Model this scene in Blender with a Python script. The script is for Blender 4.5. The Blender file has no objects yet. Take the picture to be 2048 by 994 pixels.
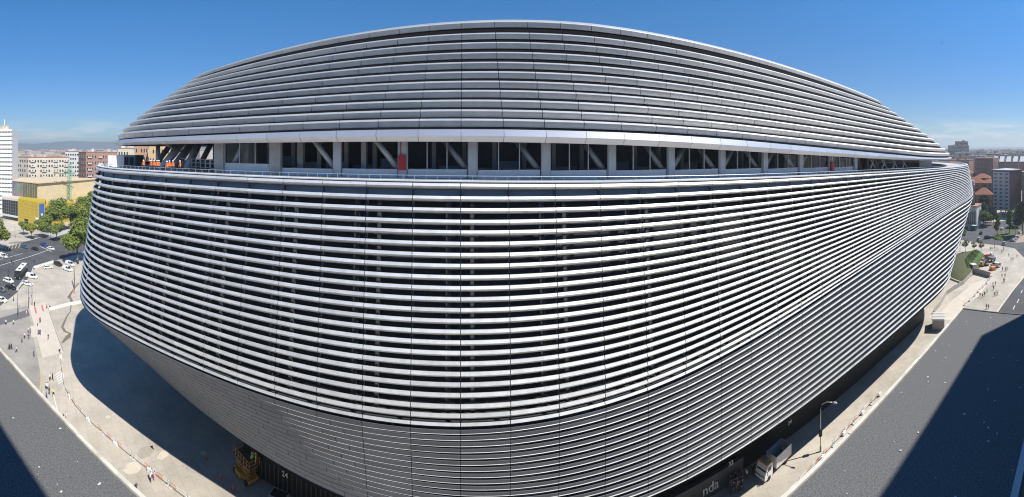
import bpy, bmesh, math, random
from mathutils import Vector, Matrix
R = math.radians
random.seed(7)
scene = bpy.context.scene
COL = scene.collection

# ------------------------------------------------------------------ camera
F, X0, Y0, CAMZ = 800.0, 927.0, 297.0, 52.0      # pixels per radian, column facing +Y, horizon row, eye height
cam_d = bpy.data.cameras.new('camera')
cam = bpy.data.objects.new('camera', cam_d); COL.objects.link(cam)
cam_d.type = 'PANO'
cam_d.panorama_type = 'CENTRAL_CYLINDRICAL'
cam_d.central_cylindrical_range_u_min = -1024 / F
cam_d.central_cylindrical_range_u_max = 1024 / F
cam_d.central_cylindrical_range_v_min = -(994 - Y0) / F
cam_d.central_cylindrical_range_v_max = Y0 / F
cam_d.central_cylindrical_radius = 1.0
cam_d.clip_start, cam_d.clip_end = 0.1, 60000
cam.location = (0, 0, CAMZ)
cam.rotation_euler = (R(90), 0, -(1024 - X0) / F)
scene.camera = cam

# ------------------------------------------------------------------ sky and sun
SUN = Vector((0.75, -0.41, 1.0)).normalized()
SUN_EL = math.asin(SUN.z); SUN_AZ = math.atan2(SUN.x, SUN.y)
world = bpy.data.worlds.new('World'); scene.world = world; world.use_nodes = True
wn, wl = world.node_tree.nodes, world.node_tree.links
wn.clear()
w_out = wn.new('ShaderNodeOutputWorld'); w_bg = wn.new('ShaderNodeBackground')
sky = wn.new('ShaderNodeTexSky'); sky.sky_type = 'NISHITA'; sky.sun_disc = False
sky.sun_elevation = SUN_EL; sky.sun_rotation = SUN_AZ
sky.altitude = 650; sky.air_density = 1.0; sky.dust_density = 0.1; sky.ozone_density = 2.6
w_bg.inputs['Strength'].default_value = 0.115
# thin fair-weather cloud streaks low over the horizon, all the way round
tc = wn.new('ShaderNodeTexCoord')
mp = wn.new('ShaderNodeMapping'); mp.inputs['Scale'].default_value = (9, 9, 60)
nz = wn.new('ShaderNodeTexNoise'); nz.inputs['Scale'].default_value = 1.0; nz.inputs['Detail'].default_value = 6
nz.inputs['Roughness'].default_value = 0.62
big = wn.new('ShaderNodeTexNoise'); big.inputs['Scale'].default_value = 1.7; big.inputs['Detail'].default_value = 1
sep = wn.new('ShaderNodeSeparateXYZ')
def wmath(op, a, b=None, clamp=False):
    n = wn.new('ShaderNodeMath'); n.operation = op; n.use_clamp = clamp
    for i, v in enumerate((a, b)):
        if v is None: continue
        if isinstance(v, (int, float)): n.inputs[i].default_value = v
        else: wl.new(v, n.inputs[i])
    return n.outputs[0]
wl.new(tc.outputs['Generated'], mp.inputs['Vector']); wl.new(mp.outputs[0], nz.inputs['Vector'])
wl.new(tc.outputs['Generated'], big.inputs['Vector']); wl.new(tc.outputs['Generated'], sep.inputs[0])
ramp = wn.new('ShaderNodeValToRGB')
for p, v in ((0.0, 0), (0.014, 0.0), (0.03, 1.0), (0.05, 0.8), (0.075, 0.0)):
    e = ramp.color_ramp.elements.new(p) if p not in (0.0,) else ramp.color_ramp.elements[0]
    e.position = p; e.color = (v, v, v, 1)
ramp.color_ramp.elements[-1].color = (0, 0, 0, 1)
wl.new(sep.outputs[2], ramp.inputs[0])
band = wmath('MULTIPLY', wmath('SUBTRACT', nz.outputs['Fac'], 0.44), 5.0, True)
msk = wmath('MULTIPLY', wmath('MULTIPLY', band, ramp.outputs[0]), 0.85, True)
mixw = wn.new('ShaderNodeMix'); mixw.data_type = 'RGBA'
wl.new(msk, mixw.inputs['Factor']); 
sat = wn.new('ShaderNodeHueSaturation'); sat.inputs['Saturation'].default_value = 1.36
wl.new(sky.outputs[0], sat.inputs['Color']); 
hzr = wn.new('ShaderNodeValToRGB')                       # tint that dims the sky model's over-bright horizon, all the way round
for p_, c_ in ((0.0, (.40, .50, .66)), (0.06, (.44, .53, .68)), (0.16, (.60, .66, .78)), (0.32, (.88, .90, .94)), (0.5, (1, 1, 1))):
    e_ = hzr.color_ramp.elements[0] if p_ == 0.0 else hzr.color_ramp.elements.new(p_)
    e_.position = p_; e_.color = (*c_, 1)
mul = wn.new('ShaderNodeMix'); mul.data_type = 'RGBA'; mul.blend_type = 'MULTIPLY'; mul.inputs['Factor'].default_value = 1.0
wl.new(sep.outputs[2], hzr.inputs[0]); wl.new(sat.outputs[0], mul.inputs['A']); wl.new(hzr.outputs[0], mul.inputs['B']); wl.new(mul.outputs['Result'], mixw.inputs['A'])
mixw.inputs['B'].default_value = (5.6, 5.8, 6.2, 1)
wl.new(mixw.outputs['Result'], w_bg.inputs['Color']); wl.new(w_bg.outputs[0], w_out.inputs['Surface'])

sun_d = bpy.data.lights.new('sun', 'SUN'); sun_d.energy = 5.0; sun_d.angle = R(0.5); sun_d.color = (1.0, 0.95, 0.87)
sun = bpy.data.objects.new('sun', sun_d); COL.objects.link(sun)
sun.rotation_euler = (-SUN).to_track_quat('-Z', 'Y').to_euler(); sun.location = (200, -90, 260)

vs = scene.view_settings
vs.view_transform = 'Standard'; vs.look = 'None'; vs.exposure = 0.33; vs.gamma = 1.0; vs.use_curve_mapping = False
scene.render.engine = 'CYCLES'
scene.cycles.use_denoising = True; scene.cycles.filter_width = 1.1
scene.cycles.max_bounces = 6; scene.cycles.diffuse_bounces = 3; scene.cycles.glossy_bounces = 3
scene.cycles.transparent_max_bounces = 8; scene.cycles.caustics_reflective = False; scene.cycles.caustics_refractive = False

# ------------------------------------------------------------------ pixel rays of the surveyed photograph -> points of the place
def ray(x, y):
    p = (x - X0) / F
    return math.sin(p), math.cos(p), -(y - Y0) / F
def G(x, y, z=0.0):                      # where the sight line meets the level z
    dx, dy, dz = ray(x, y); t = (z - CAMZ) / dz
    return Vector((dx * t, dy * t, z))
def AT(x, y, r):                         # the point on the sight line at horizontal distance r
    dx, dy, dz = ray(x, y)
    return Vector((dx * r, dy * r, CAMZ + dz * r))
def interp(tab, x):
    if x <= tab[0][0]: return tab[0][1]
    for (a, va), (b, vb) in zip(tab, tab[1:]):
        if x <= b: return va + (vb - va) * (x - a) / (b - a)
    return tab[-1][1]

# ------------------------------------------------------------------ materials
MATS = {}
def mat(name, col, rough=0.8, metal=0.0, var=0.0, scale=1.0, spec=0.5, bump=0.0, bscale=20.0, tint=False, col2=None, obj=True, emit=None):
    """Principled surface with procedural tone variation, optional relief and optional per-panel tone."""
    if name in MATS: return MATS[name]
    m = bpy.data.materials.new(name); m.use_nodes = True
    n, l = m.node_tree.nodes, m.node_tree.links
    b = n['Principled BSDF']
    b.inputs['Roughness'].default_value = rough; b.inputs['Metallic'].default_value = metal
    b.inputs['Specular IOR Level'].default_value = spec
    c = (*col, 1)
    b.inputs['Base Color'].default_value = c
    m.diffuse_color = c
    if var or tint or col2 or bump:
        tcn = n.new('ShaderNodeTexCoord'); src = tcn.outputs['Object']
        no = n.new('ShaderNodeTexNoise'); no.inputs['Scale'].default_value = scale; no.inputs['Detail'].default_value = 5
        no.inputs['Roughness'].default_value = 0.65
        l.new(src, no.inputs['Vector'])
        mx = n.new('ShaderNodeMix'); mx.data_type = 'RGBA'
        a2 = col2 if col2 else tuple(max(0, v * (1 - var)) for v in col)
        a1 = col if col2 else tuple(min(1, v * (1 + var)) for v in col)
        mx.inputs['A'].default_value = (*a2, 1); mx.inputs['B'].default_value = (*a1, 1)
        mr = n.new('ShaderNodeMapRange'); mr.inputs['From Min'].default_value = 0.33; mr.inputs['From Max'].default_value = 0.67
        l.new(no.outputs['Fac'], mr.inputs['Value']); l.new(mr.outputs[0], mx.inputs['Factor'])
        outc = mx.outputs['Result']
        if tint:
            at = n.new('ShaderNodeAttribute'); at.attribute_name = 'tint'
            hv = n.new('ShaderNodeHueSaturation'); l.new(outc, hv.inputs['Color']); l.new(at.outputs['Fac'], hv.inputs['Value'])
            outc = hv.outputs[0]
        l.new(outc, b.inputs['Base Color'])
        if bump:
            n2 = n.new('ShaderNodeTexNoise'); n2.inputs['Scale'].default_value = bscale; n2.inputs['Detail'].default_value = 4
            l.new(src, n2.inputs['Vector'])
            bp = n.new('ShaderNodeBump'); bp.inputs['Strength'].default_value = bump; bp.inputs['Distance'].default_value = 0.05
            l.new(n2.outputs['Fac'], bp.inputs['Height']); l.new(bp.outputs[0], b.inputs['Normal'])
    if emit:
        b.inputs['Emission Color'].default_value = (*emit[0], 1); b.inputs['Emission Strength'].default_value = emit[1]
    MATS[name] = m
    return m

# ------------------------------------------------------------------ mesh helpers
class MB:
    """Collects shapes that belong to one mesh."""
    def __init__(s): s.v, s.f, s.m, s.t = [], [], [], []
    def add(s, vs_, fs, mi=0, tint=1.0):
        k = len(s.v); s.v += [tuple(p) for p in vs_]
        for f in fs: s.f.append(tuple(i + k for i in f)); s.m.append(mi); s.t.append(tint)
        return s
    def box(s, x0, x1, y0, y1, z0, z1, mi=0, tint=1.0):
        return s.add([(x0,y0,z0),(x1,y0,z0),(x1,y1,z0),(x0,y1,z0),(x0,y0,z1),(x1,y0,z1),(x1,y1,z1),(x0,y1,z1)],
                     [(0,3,2,1),(4,5,6,7),(0,1,5,4),(1,2,6,5),(2,3,7,6),(3,0,4,7)], mi, tint)
    def obox(s, c, d, L, W, z0, z1, mi=0, tint=1.0):      # oriented box: centre c (x,y), direction angle d, length, width
        ca, sa = math.cos(d), math.sin(d); P = []
        for z in (z0, z1):
            for a, b in ((-1,-1),(1,-1),(1,1),(-1,1)):
                x, y = a * L / 2, b * W / 2
                P.append((c[0] + x * ca - y * sa, c[1] + x * sa + y * ca, z))
        return s.add(P, [(0,3,2,1),(4,5,6,7),(0,1,5,4),(1,2,6,5),(2,3,7,6),(3,0,4,7)], mi, tint)
    def tube(s, pts, r, n=8, mi=0, caps=True):            # tube along a polyline, radius number or list
        pts = [Vector(p) for p in pts]; k = len(pts)
        rr = r if isinstance(r, (list, tuple)) else [r] * k
        rings = []
        for i, p in enumerate(pts):
            d = (pts[min(i + 1, k - 1)] - pts[max(i - 1, 0)]).normalized()
            a = d.orthogonal().normalized() if abs(d.z) > 0.9 or i == -1 else d.cross(Vector((0, 0, 1))).normalized()
            if abs(d.z) > 0.9:
                a = Vector((1, 0, 0)); a = (a - d * a.dot(d)).normalized()
            b = d.cross(a)
            rings.append([p + (a * math.cos(q * 2 * math.pi / n) + b * math.sin(q * 2 * math.pi / n)) * rr[i] for q in range(n)])
        V = [v for rg in rings for v in rg]; Fc = []
        for i in range(k - 1):
            for q in range(n):
                q2 = (q + 1) % n; Fc.append((i * n + q, i * n + q2, (i + 1) * n + q2, (i + 1) * n + q))
        if caps: Fc.append(tuple(range(n))[::-1]); Fc.append(tuple((k - 1) * n + q for q in range(n)))
        return s.add(V, Fc, mi)
    def prism(s, poly, z0, z1, mi=0, mtop=None):           # polygon (x,y) list pulled up
        n = len(poly)
        V = [(p[0], p[1], z0) for p in poly] + [(p[0], p[1], z1) for p in poly]
        s.add(V, [(i, (i + 1) % n, n + (i + 1) % n, n + i) for i in range(n)], mi)
        s.add(V[n:], [tuple(range(n))], mi if mtop is None else mtop)
        return s.add(V[:n], [tuple(range(n))[::-1]], mi)
    def strip(s, loops, mi=0, tint=1.0, closed=False, caps=False):     # quads between consecutive point rows
        n = len(loops[0]); V = [p for lp in loops for p in lp]; Fc = []
        for i in range(len(loops) - 1):
            for q in range(n if closed else n - 1):
                q2 = (q + 1) % n; Fc.append((i * n + q, (i + 1) * n + q, (i + 1) * n + q2, i * n + q2))
        if caps:
            Fc.append(tuple(range(n))); k = (len(loops) - 1) * n; Fc.append(tuple(k + q for q in range(n))[::-1])
        return s.add(V, Fc, mi, tint)
    def mesh(s, name, mats, smooth=False, tint=False):
        me = bpy.data.meshes.new(name); me.from_pydata(s.v, [], s.f)
        for m in mats if isinstance(mats, (list, tuple)) else [mats]: me.materials.append(m)
        me.polygons.foreach_set('material_index', s.m)
        if smooth: me.polygons.foreach_set('use_smooth', [True] * len(s.f))
        if tint:
            a = me.attributes.new('tint', 'FLOAT', 'FACE'); a.data.foreach_set('value', s.t)
        me.update()
        return me
    def build(s, name, mats, parent=None, smooth=False, tint=False):
        return put(name, s.mesh(name, mats, smooth, tint), parent)
def put(name, me, parent=None, loc=None, rz=0.0):
    o = bpy.data.objects.new(name, me); COL.objects.link(o)
    if loc is not None: o.location = loc; o.rotation_euler.z = rz
    if parent is not None:
        o.parent = parent
        if loc is None: o.matrix_parent_inverse = Matrix.LocRotScale(parent.location, parent.rotation_euler, None).inverted()
    return o
def tag(o, label=None, cat=None, group=None, kind=None):
    if label: o['label'] = label
    if cat: o['category'] = cat
    if group: o['group'] = group
    if kind: o['kind'] = kind
    return o
def empty(name, loc, label=None, cat=None, group=None, rz=0.0):
    o = bpy.data.objects.new(name, None); COL.objects.link(o); o.location = loc; o.rotation_euler.z = rz
    o.empty_display_size = 0.5
    return tag(o, label, cat, group)
def sheet(name, poly, z, m, kind='structure', parent=None):
    mb = MB(); mb.add([(p[0], p[1], z) for p in poly], [tuple(range(len(poly)))])
    me = mb.mesh(name, m)
    if me.polygons[0].normal.z < 0: me.flip_normals()
    o = put(name, me, parent)
    if kind and parent is None: o['kind'] = kind
    return o

# ------------------------------------------------------------------ ground
M_PLAZA = mat('plaza concrete', (0.60, 0.54, 0.45), 0.9, col2=(0.45, 0.41, 0.35), scale=0.17, bump=0.1, bscale=3)
n_, l_ = M_PLAZA.node_tree.nodes, M_PLAZA.node_tree.links
bt_ = n_.new('ShaderNodeTexBrick'); bt_.offset = 0.5; bt_.inputs['Scale'].default_value = 1.0; bt_.inputs['Brick Width'].default_value = 2.4; bt_.inputs['Row Height'].default_value = 1.6
bt_.inputs['Mortar Size'].default_value = 0.05; bt_.inputs['Mortar Smooth'].default_value = 0.3
for nm_, v_ in (('Color1', .97), ('Color2', 1.0), ('Mortar', .84)): bt_.inputs[nm_].default_value = (v_, v_, v_, 1)
st_ = n_.new('ShaderNodeTexNoise'); st_.inputs['Scale'].default_value = 0.035; st_.inputs['Detail'].default_value = 8; st_.inputs['Roughness'].default_value = 0.7
sr_ = n_.new('ShaderNodeMapRange'); sr_.inputs['From Min'].default_value = 0.40; sr_.inputs['From Max'].default_value = 0.56; sr_.inputs['To Min'].default_value = 0.78; sr_.inputs['To Max'].default_value = 1.0
tc_p = n_.new('ShaderNodeTexCoord'); mp_ = n_.new('ShaderNodeMapping'); mp_.inputs['Rotation'].default_value = (0, 0, 0.5)
l_.new(tc_p.outputs['Object'], mp_.inputs[0]); l_.new(mp_.outputs[0], bt_.inputs['Vector']); l_.new(tc_p.outputs['Object'], st_.inputs['Vector']); l_.new(st_.outputs['Fac'], sr_.inputs['Value'])
m1_ = n_.new('ShaderNodeMix'); m1_.data_type = 'RGBA'; m1_.blend_type = 'MULTIPLY'; m1_.inputs['Factor'].default_value = 1.0
m2_ = n_.new('ShaderNodeMix'); m2_.data_type = 'RGBA'; m2_.blend_type = 'MULTIPLY'; m2_.inputs['Factor'].default_value = 1.0
src_ = n_['Principled BSDF'].inputs['Base Color'].links[0].from_socket
l_.new(src_, m1_.inputs['A']); l_.new(bt_.outputs['Color'], m1_.inputs['B']); l_.new(m1_.outputs['Result'], m2_.inputs['A']); l_.new(sr_.outputs[0], m2_.inputs['B']); l_.new(m2_.outputs['Result'], n_['Principled BSDF'].inputs['Base Color'])
sheet("ground", [(-7900, -2900), (7900, -2900), (7900, 7900), (-7900, 7900)], 0.0, M_PLAZA)

# ------------------------------------------------------------------ the stadium
M_SLAT = mat('brushed steel louvre', (0.82, 0.82, 0.80), 0.49, metal=0.6, var=0.11, scale=0.9, tint=True)
M_DOME = mat('brushed steel dome louvre', (0.66, 0.655, 0.64), 0.46, metal=0.6, var=0.07, scale=0.6, tint=True)  # same steel as the lower louvres, darkened here for the dome's shaded faces
M_CLAD_SHADE = mat('shade-darkened steel cladding', (0.17, 0.19, 0.235), 0.48, metal=0.7, var=0.08, scale=0.5, tint=True)  # louvre steel with the undercut faces' shade put into its base colour
M_BAND = mat('satin aluminium fascia', (0.62, 0.62, 0.64), 0.30, metal=0.6, var=0.04, scale=0.3, tint=True)
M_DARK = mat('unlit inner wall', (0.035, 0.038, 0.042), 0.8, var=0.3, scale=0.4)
M_POST = mat('grey painted steel', (0.20, 0.215, 0.23), 0.5, metal=0.3, var=0.1, scale=0.6)
M_FASCIA = mat('pale inner fascia', (0.36, 0.40, 0.44), 0.6, var=0.08, scale=0.3)
M_WHITE = mat('white painted metal', (0.75, 0.76, 0.76), 0.4, var=0.04, scale=0.5)
M_BLACK = mat('black coated metal', (0.014, 0.015, 0.017), 0.5, var=0.2, scale=0.8, spec=0.15)

stadium = empty('stadium', (30, 41, 0), 'huge curved stadium wrapped in horizontal silver steel louvres with terrace slot', 'stadium')

class Level:
    """A closed contour of the shell: a front that follows nf(u), two round corners, two sides going back."""
    def __init__(s, nf, uL, rL, uR, rR, z):
        s.nf, s.uL, s.rL, s.uR, s.rR, s.z = nf, uL, rL, uR, rR, z
        e = 0.05
        s.aL = math.atan(-(nf(uL + e) - nf(uL)) / e); s.aR = math.atan((nf(uR) - nf(uR - e)) / e)
        s.cL = (uL + rL * math.sin(s.aL), nf(uL) + rL * math.cos(s.aL))
        s.cR = (uR - rR * math.sin(s.aR), nf(uR) + rR * math.cos(s.aR))
    def at(s, kind, q):
        if kind == 'F':                                   # q: reference u, -51..125
            u = q
            if q < -10: t_ = (q + 10) / -41.0; u = q + (s.uL + 51) * t_ * t_
            if q > 40: t_ = (q - 40) / 85.0; u = q + (s.uR - 125) * t_ * t_
            e = 0.05; sl = (s.nf(u + e) - s.nf(u - e)) / (2 * e); k = math.hypot(1, sl)
            return Vector((u, s.nf(u), s.z(u))), Vector((sl / k, -1 / k, 0))
        if kind == 'CL':                                  # q: 0 at front .. 1 at side
            a = s.aL + (math.pi / 2 - s.aL) * q
            d = Vector((-math.sin(a), -math.cos(a), 0)); p = Vector((s.cL[0], s.cL[1], 0)) + d * s.rL
        elif kind == 'CR':
            a = s.aR + (math.pi / 2 - s.aR) * q
            d = Vector((math.sin(a), -math.cos(a), 0)); p = Vector((s.cR[0], s.cR[1], 0)) + d * s.rR
        elif kind == 'SL': d = Vector((-1, 0, 0)); p = Vector((s.cL[0] - s.rL, s.cL[1] + q, 0))
        else: d = Vector((1, 0, 0)); p = Vector((s.cR[0] + s.rR, s.cR[1] + q, 0))
        p.z = s.z(p.x)
        return p, d

Z_LEDGE = [(-80, 48.15), (0, 48.0), (118, 45.5), (200, 45.2)]
Z_CREASE = [(-80, 23.0), (12, 23.3), (21, 24.1), (35, 25.3), (46, 27.0), (61, 28.7), (83, 30.9), (125, 34.4), (140, 34.8)]
Z_BAND0 = [(-80, 52.5), (-40, 52.75), (-5, 52.9), (17, 52.66), (29.4, 52.14), (41.8, 51.56), (49.8, 51.14), (67.4, 50.3), (94.9, 48.9), (115, 48.3), (160, 47.9)]
Z_BAND1 = [(-80, 53.4), (-40, 54.0), (-5, 54.45), (17, 54.25), (29.4, 53.95), (41.8, 53.25), (49.8, 52.8), (67.4, 51.75), (94.9, 50.2), (115, 49.0), (160, 48.6)]
def soft(tab, x): return sum(interp(tab, x + d) for d in range(-12, 13, 3)) / 9
def n_bottom(u):
    d = max(0.0, 24 - u)
    return 41 + 0.03 * d + 0.0016 * d * d
def n_rim(u):
    return 62 + (0.0124 * (20 - u) ** 1.7 if u < 20 else 0.0174 * (u - 20) ** 1.5)
L_LEDGE = Level(lambda u: 43.0, -48, 25, 125, 66, lambda u: soft(Z_LEDGE, u))
L_CREASE = Level(lambda u: 41.0, -51, 25, 125, 66, lambda u: soft(Z_CREASE, u))
L_BOTTOM = Level(n_bottom, -50, 18, 100, 56, lambda u: 11.5)
L_BAND0 = Level(lambda u: 48.6, -48, 24.5, 121, 60, lambda u: soft(Z_BAND0, u))
L_BAND1 = Level(lambda u: 48.2, -48, 25, 121, 60, lambda u: soft(Z_BAND1, u))
L_RIM = Level(n_rim, -66, 24, 146, 34, lambda u: 71.8)
def level_mix(A, B, t, st, tz=None):
    pa, na = A.at(*st); pb, nb = B.at(*st)
    p = pa.lerp(pb, t)
    if tz is not None: p.z = pa.z + (pb.z - pa.z) * tz
    return p, na.lerp(nb, t).normalized()

# joints along the shell, left back -> front -> right back
JOINTS = [('SL', d) for d in range(70, 0, -5)]
JOINTS += [('CL', i / 8) for i in range(8, 0, -1)]
JOINTS += [('F', -51.0)] + [('F', -0.3 + 5.2 * k) for k in range(-9, 24)] + [('F', 125.0)]
JOINTS += [('CR', i / 20) for i in range(1, 21)]
JOINTS += [('SR', d) for d in range(5, 31, 5)]
NJ = len(JOINTS)
I_F0 = 22; I_F1 = I_F0 + 34
def station(sg):
    i = min(int(sg), NJ - 2); f = sg - i
    (ka, qa), (kb, qb) = JOINTS[i], JOINTS[i + 1]
    if ka == kb: return ka, qa + (qb - qa) * f
    if kb == 'CL': return 'SL', qa * (1 - f)              # side -> left corner
    if kb == 'F': return 'CL', qa * (1 - f)
    if kb == 'CR': return 'CR', qb * f
    return 'SR', qb * f
def front_u(sg):
    k, q = station(sg)
    return {'F': q, 'CL': -51 - 30 * q if k == 'CL' else 0, 'SL': -82, 'CR': 125 + 50 * q if k == 'CR' else 0, 'SR': 180}[k]

def sec_louvre(p, nrm, k=1.0):
    prof = [(-0.31, 0.24), (-0.27, 0.295), (-0.17, 0.29), (0, 0), (-0.04, -0.06), (-0.18, -0.23), (-0.38, -0.37), (-0.40, -0.32)]
    return [p + nrm * (o * k) + Vector((0, 0, z * k)) for o, z in prof]
def sec_upper(p, nrm, k=1.0):
    prof = [(-0.85, 0.36), (-0.36, 0.40), (0, 0.13), (-0.26, -0.60), (-0.33, -0.63), (-0.85, -0.46)]
    return [p + nrm * (o * k) + Vector((0, 0, z * k)) for o, z in prof]

JOBS = []      # (row key, kind, sort weight, MB)
def panel(key, kind, section, s0, s1, nseg, gap, mats_smooth=False):
    """One louvre panel between two joints, open joint gap at both ends."""
    P0 = section(s0); P1 = section(s1)
    ln = (P0[2] - P1[2]).length
    g = min(0.2, gap / max(ln, 0.1))
    a, b = s0 + g / 2 * (s1 - s0), s1 - g / 2 * (s1 - s0)
    loops = [section(a + (b - a) * i / nseg) for i in range(nseg + 1)]
    mb = MB(); mb.strip(loops, 0, random.gauss(1.0, 0.028 if key[0] == 'U' else 0.05), closed=True, caps=True)
    if key[0] == 'B':
        for q in range(nseg): mb.m[q * 6 + 2] = 1  # lip keeps the bright steel; the face carries the shade-darkened one
    c = (loops[0][2] + loops[-1][2]) / 2; d = c - Vector((0, 0, CAMZ)); dist = d.length
    t = (loops[-1][2] - loops[0][2]); vis = (t - d.normalized() * t.dot(d.normalized())).length / dist
    JOBS.append([key, kind, vis / dist, mb])

# upper run of the lower shell: 23 louvres from terrace ledge to the crease
ROW_Y = [372, 398, 422, 445.6, 467, 490, 512.3, 534, 556.5, 578, 599.6, 621, 642, 663, 683.6, 703.8, 724, 744, 764, 784, 805, 824, 843]
ROWS_A = [(y - 372) / (843 - 372) for y in ROW_Y]
def nseg_for(i):
    return 3 if (JOINTS[i][0] in ('CL', 'CR') or JOINTS[i + 1][0] in ('CL', 'CR')) else 1
for r, t in enumerate(ROWS_A):
    k = 1.0
    inset = {21: -0.12, 22: -0.35}.get(r, 0.0)
    def sec(sg, t=t, inset=inset):
        p, n = level_mix(L_LEDGE, L_CREASE, t, station(sg))
        u = front_u(sg); kk = interp([(-60, 0.97), (5, 0.95), (35, 0.84), (61, 0.66), (83, 0.53), (125, 0.37)], u)
        return sec_louvre(p + n * inset, n, kk)
    for i in range(NJ - 1):
        panel(('A', r), 'louvre_panel', sec, i, i + 1, nseg_for(i), 0.085)
# lower run: 16 rows that tuck in towards the base
NB = 16
COVER = [(-60, 1.04), (-15, 1.0), (-4, 0.78), (8, 0.62), (35, 0.52), (60, 0.34), (125, 0.26)]
LIP = [(-25, 0.015), (-5, 0.02), (8, 0.035), (30, 0.12), (60, 0.27), (100, 0.33)]
def sec_lower(sg, r):
    st = station(sg); u = front_u(sg)
    v0 = (r + 0.3) / (NB + 0.3); v1 = v0 + interp(COVER, u) / (NB + 0.3)
    lip = interp(LIP, u)
    p0, n0 = level_mix(L_CREASE, L_BOTTOM, v0, st); p1, n1 = level_mix(L_CREASE, L_BOTTOM, v1, st)
    L = (p1 - p0).length; ins = interp([(-20, 0.05), (0, 0.16), (40, 0.15), (125, 0.10)], u)
    m = p0.lerp(p1, max(0.05, 1 - lip / L)) - n0 * ins
    q = p1 - n1 * (ins - lip * 0.45 - 0.02)
    return [p0 - n0 * 0.10 + Vector((0, 0, 0.02)), p0 - n0 * 0.04, m, q, p1 - n1 * (ins + 0.02) - Vector((0, 0, 0.05)), p1 - n1 * 0.3]
for r in range(NB):
    off = (r * 0.37) % 1.0 * 0.8
    cuts = []
    for i in range(NJ):
        sh = off if 2 < i < I_F0 + 8 else 0.0
        cuts.append(i + sh)
    for i in range(NJ - 1):
        a, b = cuts[i], cuts[i + 1]
        left = b < I_F0 + 10.5
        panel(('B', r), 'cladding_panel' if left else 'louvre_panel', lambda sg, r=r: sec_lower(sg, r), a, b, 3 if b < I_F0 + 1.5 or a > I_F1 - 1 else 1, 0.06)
# the roof dome: 11 louvres above the fascia band
DOME_Y = [242, 223, 203, 183, 164, 144.4, 124.8, 104.5, 84, 64.7, 41]
def dome(sg, y):
    t = (255 - y) / (255 - 36.0)
    k_, q_ = station(sg)
    w_ = 1.0 if k_ != 'F' else max(0.0, min(1.0, (-15 - q_) / 36)) if q_ < 0 else max(0.0, min(1.0, (q_ - 90) / 35))
    tp = max(t, 0.0) ** (1 + 0.4 * w_)
    pa, na = L_BAND1.at(*station(sg)); pb, nb = L_RIM.at(*station(sg))
    p = pa.lerp(pb, tp)
    nmid = 48.2 + (62.2 - 48.2) * tp
    zc = CAMZ + nmid * (Y0 - y) / F; za = 54.45
    p.z = pa.z + (pb.z - pa.z) * ((zc - za) / (71.8 - za))
    return p, na.lerp(nb, tp).normalized()
for r, y in enumerate(DOME_Y):
    def sec(sg, y=y):
        p, n = dome(sg, y); return sec_upper(p, n, interp([(-50, 1.16), (-20, 1.0), (95, 1.0), (125, 1.14)], front_u(sg)))
    for i in range(NJ - 1):
        panel(('U', r), 'louvre_panel', sec, i, i + 1, 4, 0.085)

def rows_to_objects():
    big_l = sorted([j for j in JOBS if j[1] == 'louvre_panel'], key=lambda j: -j[2])[:300]
    big_c = sorted([j for j in JOBS if j[1] == 'cladding_panel'], key=lambda j: -j[2])[:290]
    big = {id(j) for j in big_l + big_c}
    rows, rest = {}, {'A': MB(), 'B': MB(), 'U': MB()}
    for j in JOBS:
        if id(j) in big: rows.setdefault(j[0], []).append(j)
        else:
            r = rest[j[0][0]]; r.add(j[3].v, j[3].f); r.t[-len(j[3].f):] = j[3].t; r.m[-len(j[3].f):] = j[3].m
    for key, js in rows.items():
        ro = empty('louvre', (0, 0, 0)); ro.parent = stadium; ro.matrix_parent_inverse = Matrix.Translation(-stadium.location)
        for j in js: put(j[1], j[3].mesh(j[1], {'A': M_SLAT, 'U': M_DOME, 'B': [M_CLAD_SHADE, M_SLAT]}[key[0]], tint=True)).parent = ro
    tag(rest['A'].build('far_louvre_panels', M_SLAT, stadium, tint=True), kind='stuff')
    tag(rest['U'].build('far_dome_panels', M_DOME, stadium, tint=True), kind='stuff')
    tag(rest['B'].build('far_cladding_panels', [M_CLAD_SHADE, M_SLAT], stadium, tint=True), kind='stuff')
rows_to_objects()

# fascia band under the dome: each panel has an upper and a lower facet
bandrow = MB(); band_panels = []
def sec_band(sg):
    p0, n0 = L_BAND0.at(*station(sg)); p1, n1 = L_BAND1.at(*station(sg))
    h = p1.z - p0.z
    return [p1 - n1 * 0.5 - Vector((0, 0, 0.04)), p1 - n1 * 0.12 - Vector((0, 0, 0.04)), p1 - n1 * (-0.22) - Vector((0, 0, h * 0.55)), p0 - n0 * 0.22, p0 - n0 * 0.8]
for i in range(NJ - 1):
    k = nseg_for(i); a, b = i + 0.005, i + 0.995
    mb = MB(); mb.strip([sec_band(a + (b - a) * q / k) for q in range(k + 1)], 0, random.gauss(1, 0.05), closed=True, caps=True)
    if I_F0 - 8 <= i: mb.build('fascia_panel', M_BAND, stadium, tint=True)
    else: bandrow.add(mb.v, mb.f)
bandrow.build('fascia', M_BAND, stadium, tint=True)

# rim cap and roof skin over the dome
SG = [i + q / 2 for i in range(NJ - 1) for q in range(2)] + [NJ - 1]
mb = MB()
loops = []
for sg in SG:
    p, n = dome(sg, 36)
    loops.append([p + n * 0.05 - Vector((0, 0, 0.25)), p + n * 0.05 + Vector((0, 0, 0.1)), p - n * 0.8 + Vector((0, 0, 0.35)), p - n * 12 + Vector((0, 0, 0.9))])
mb.strip(loops); mb.build('roof_rim', M_WHITE, stadium)
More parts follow.
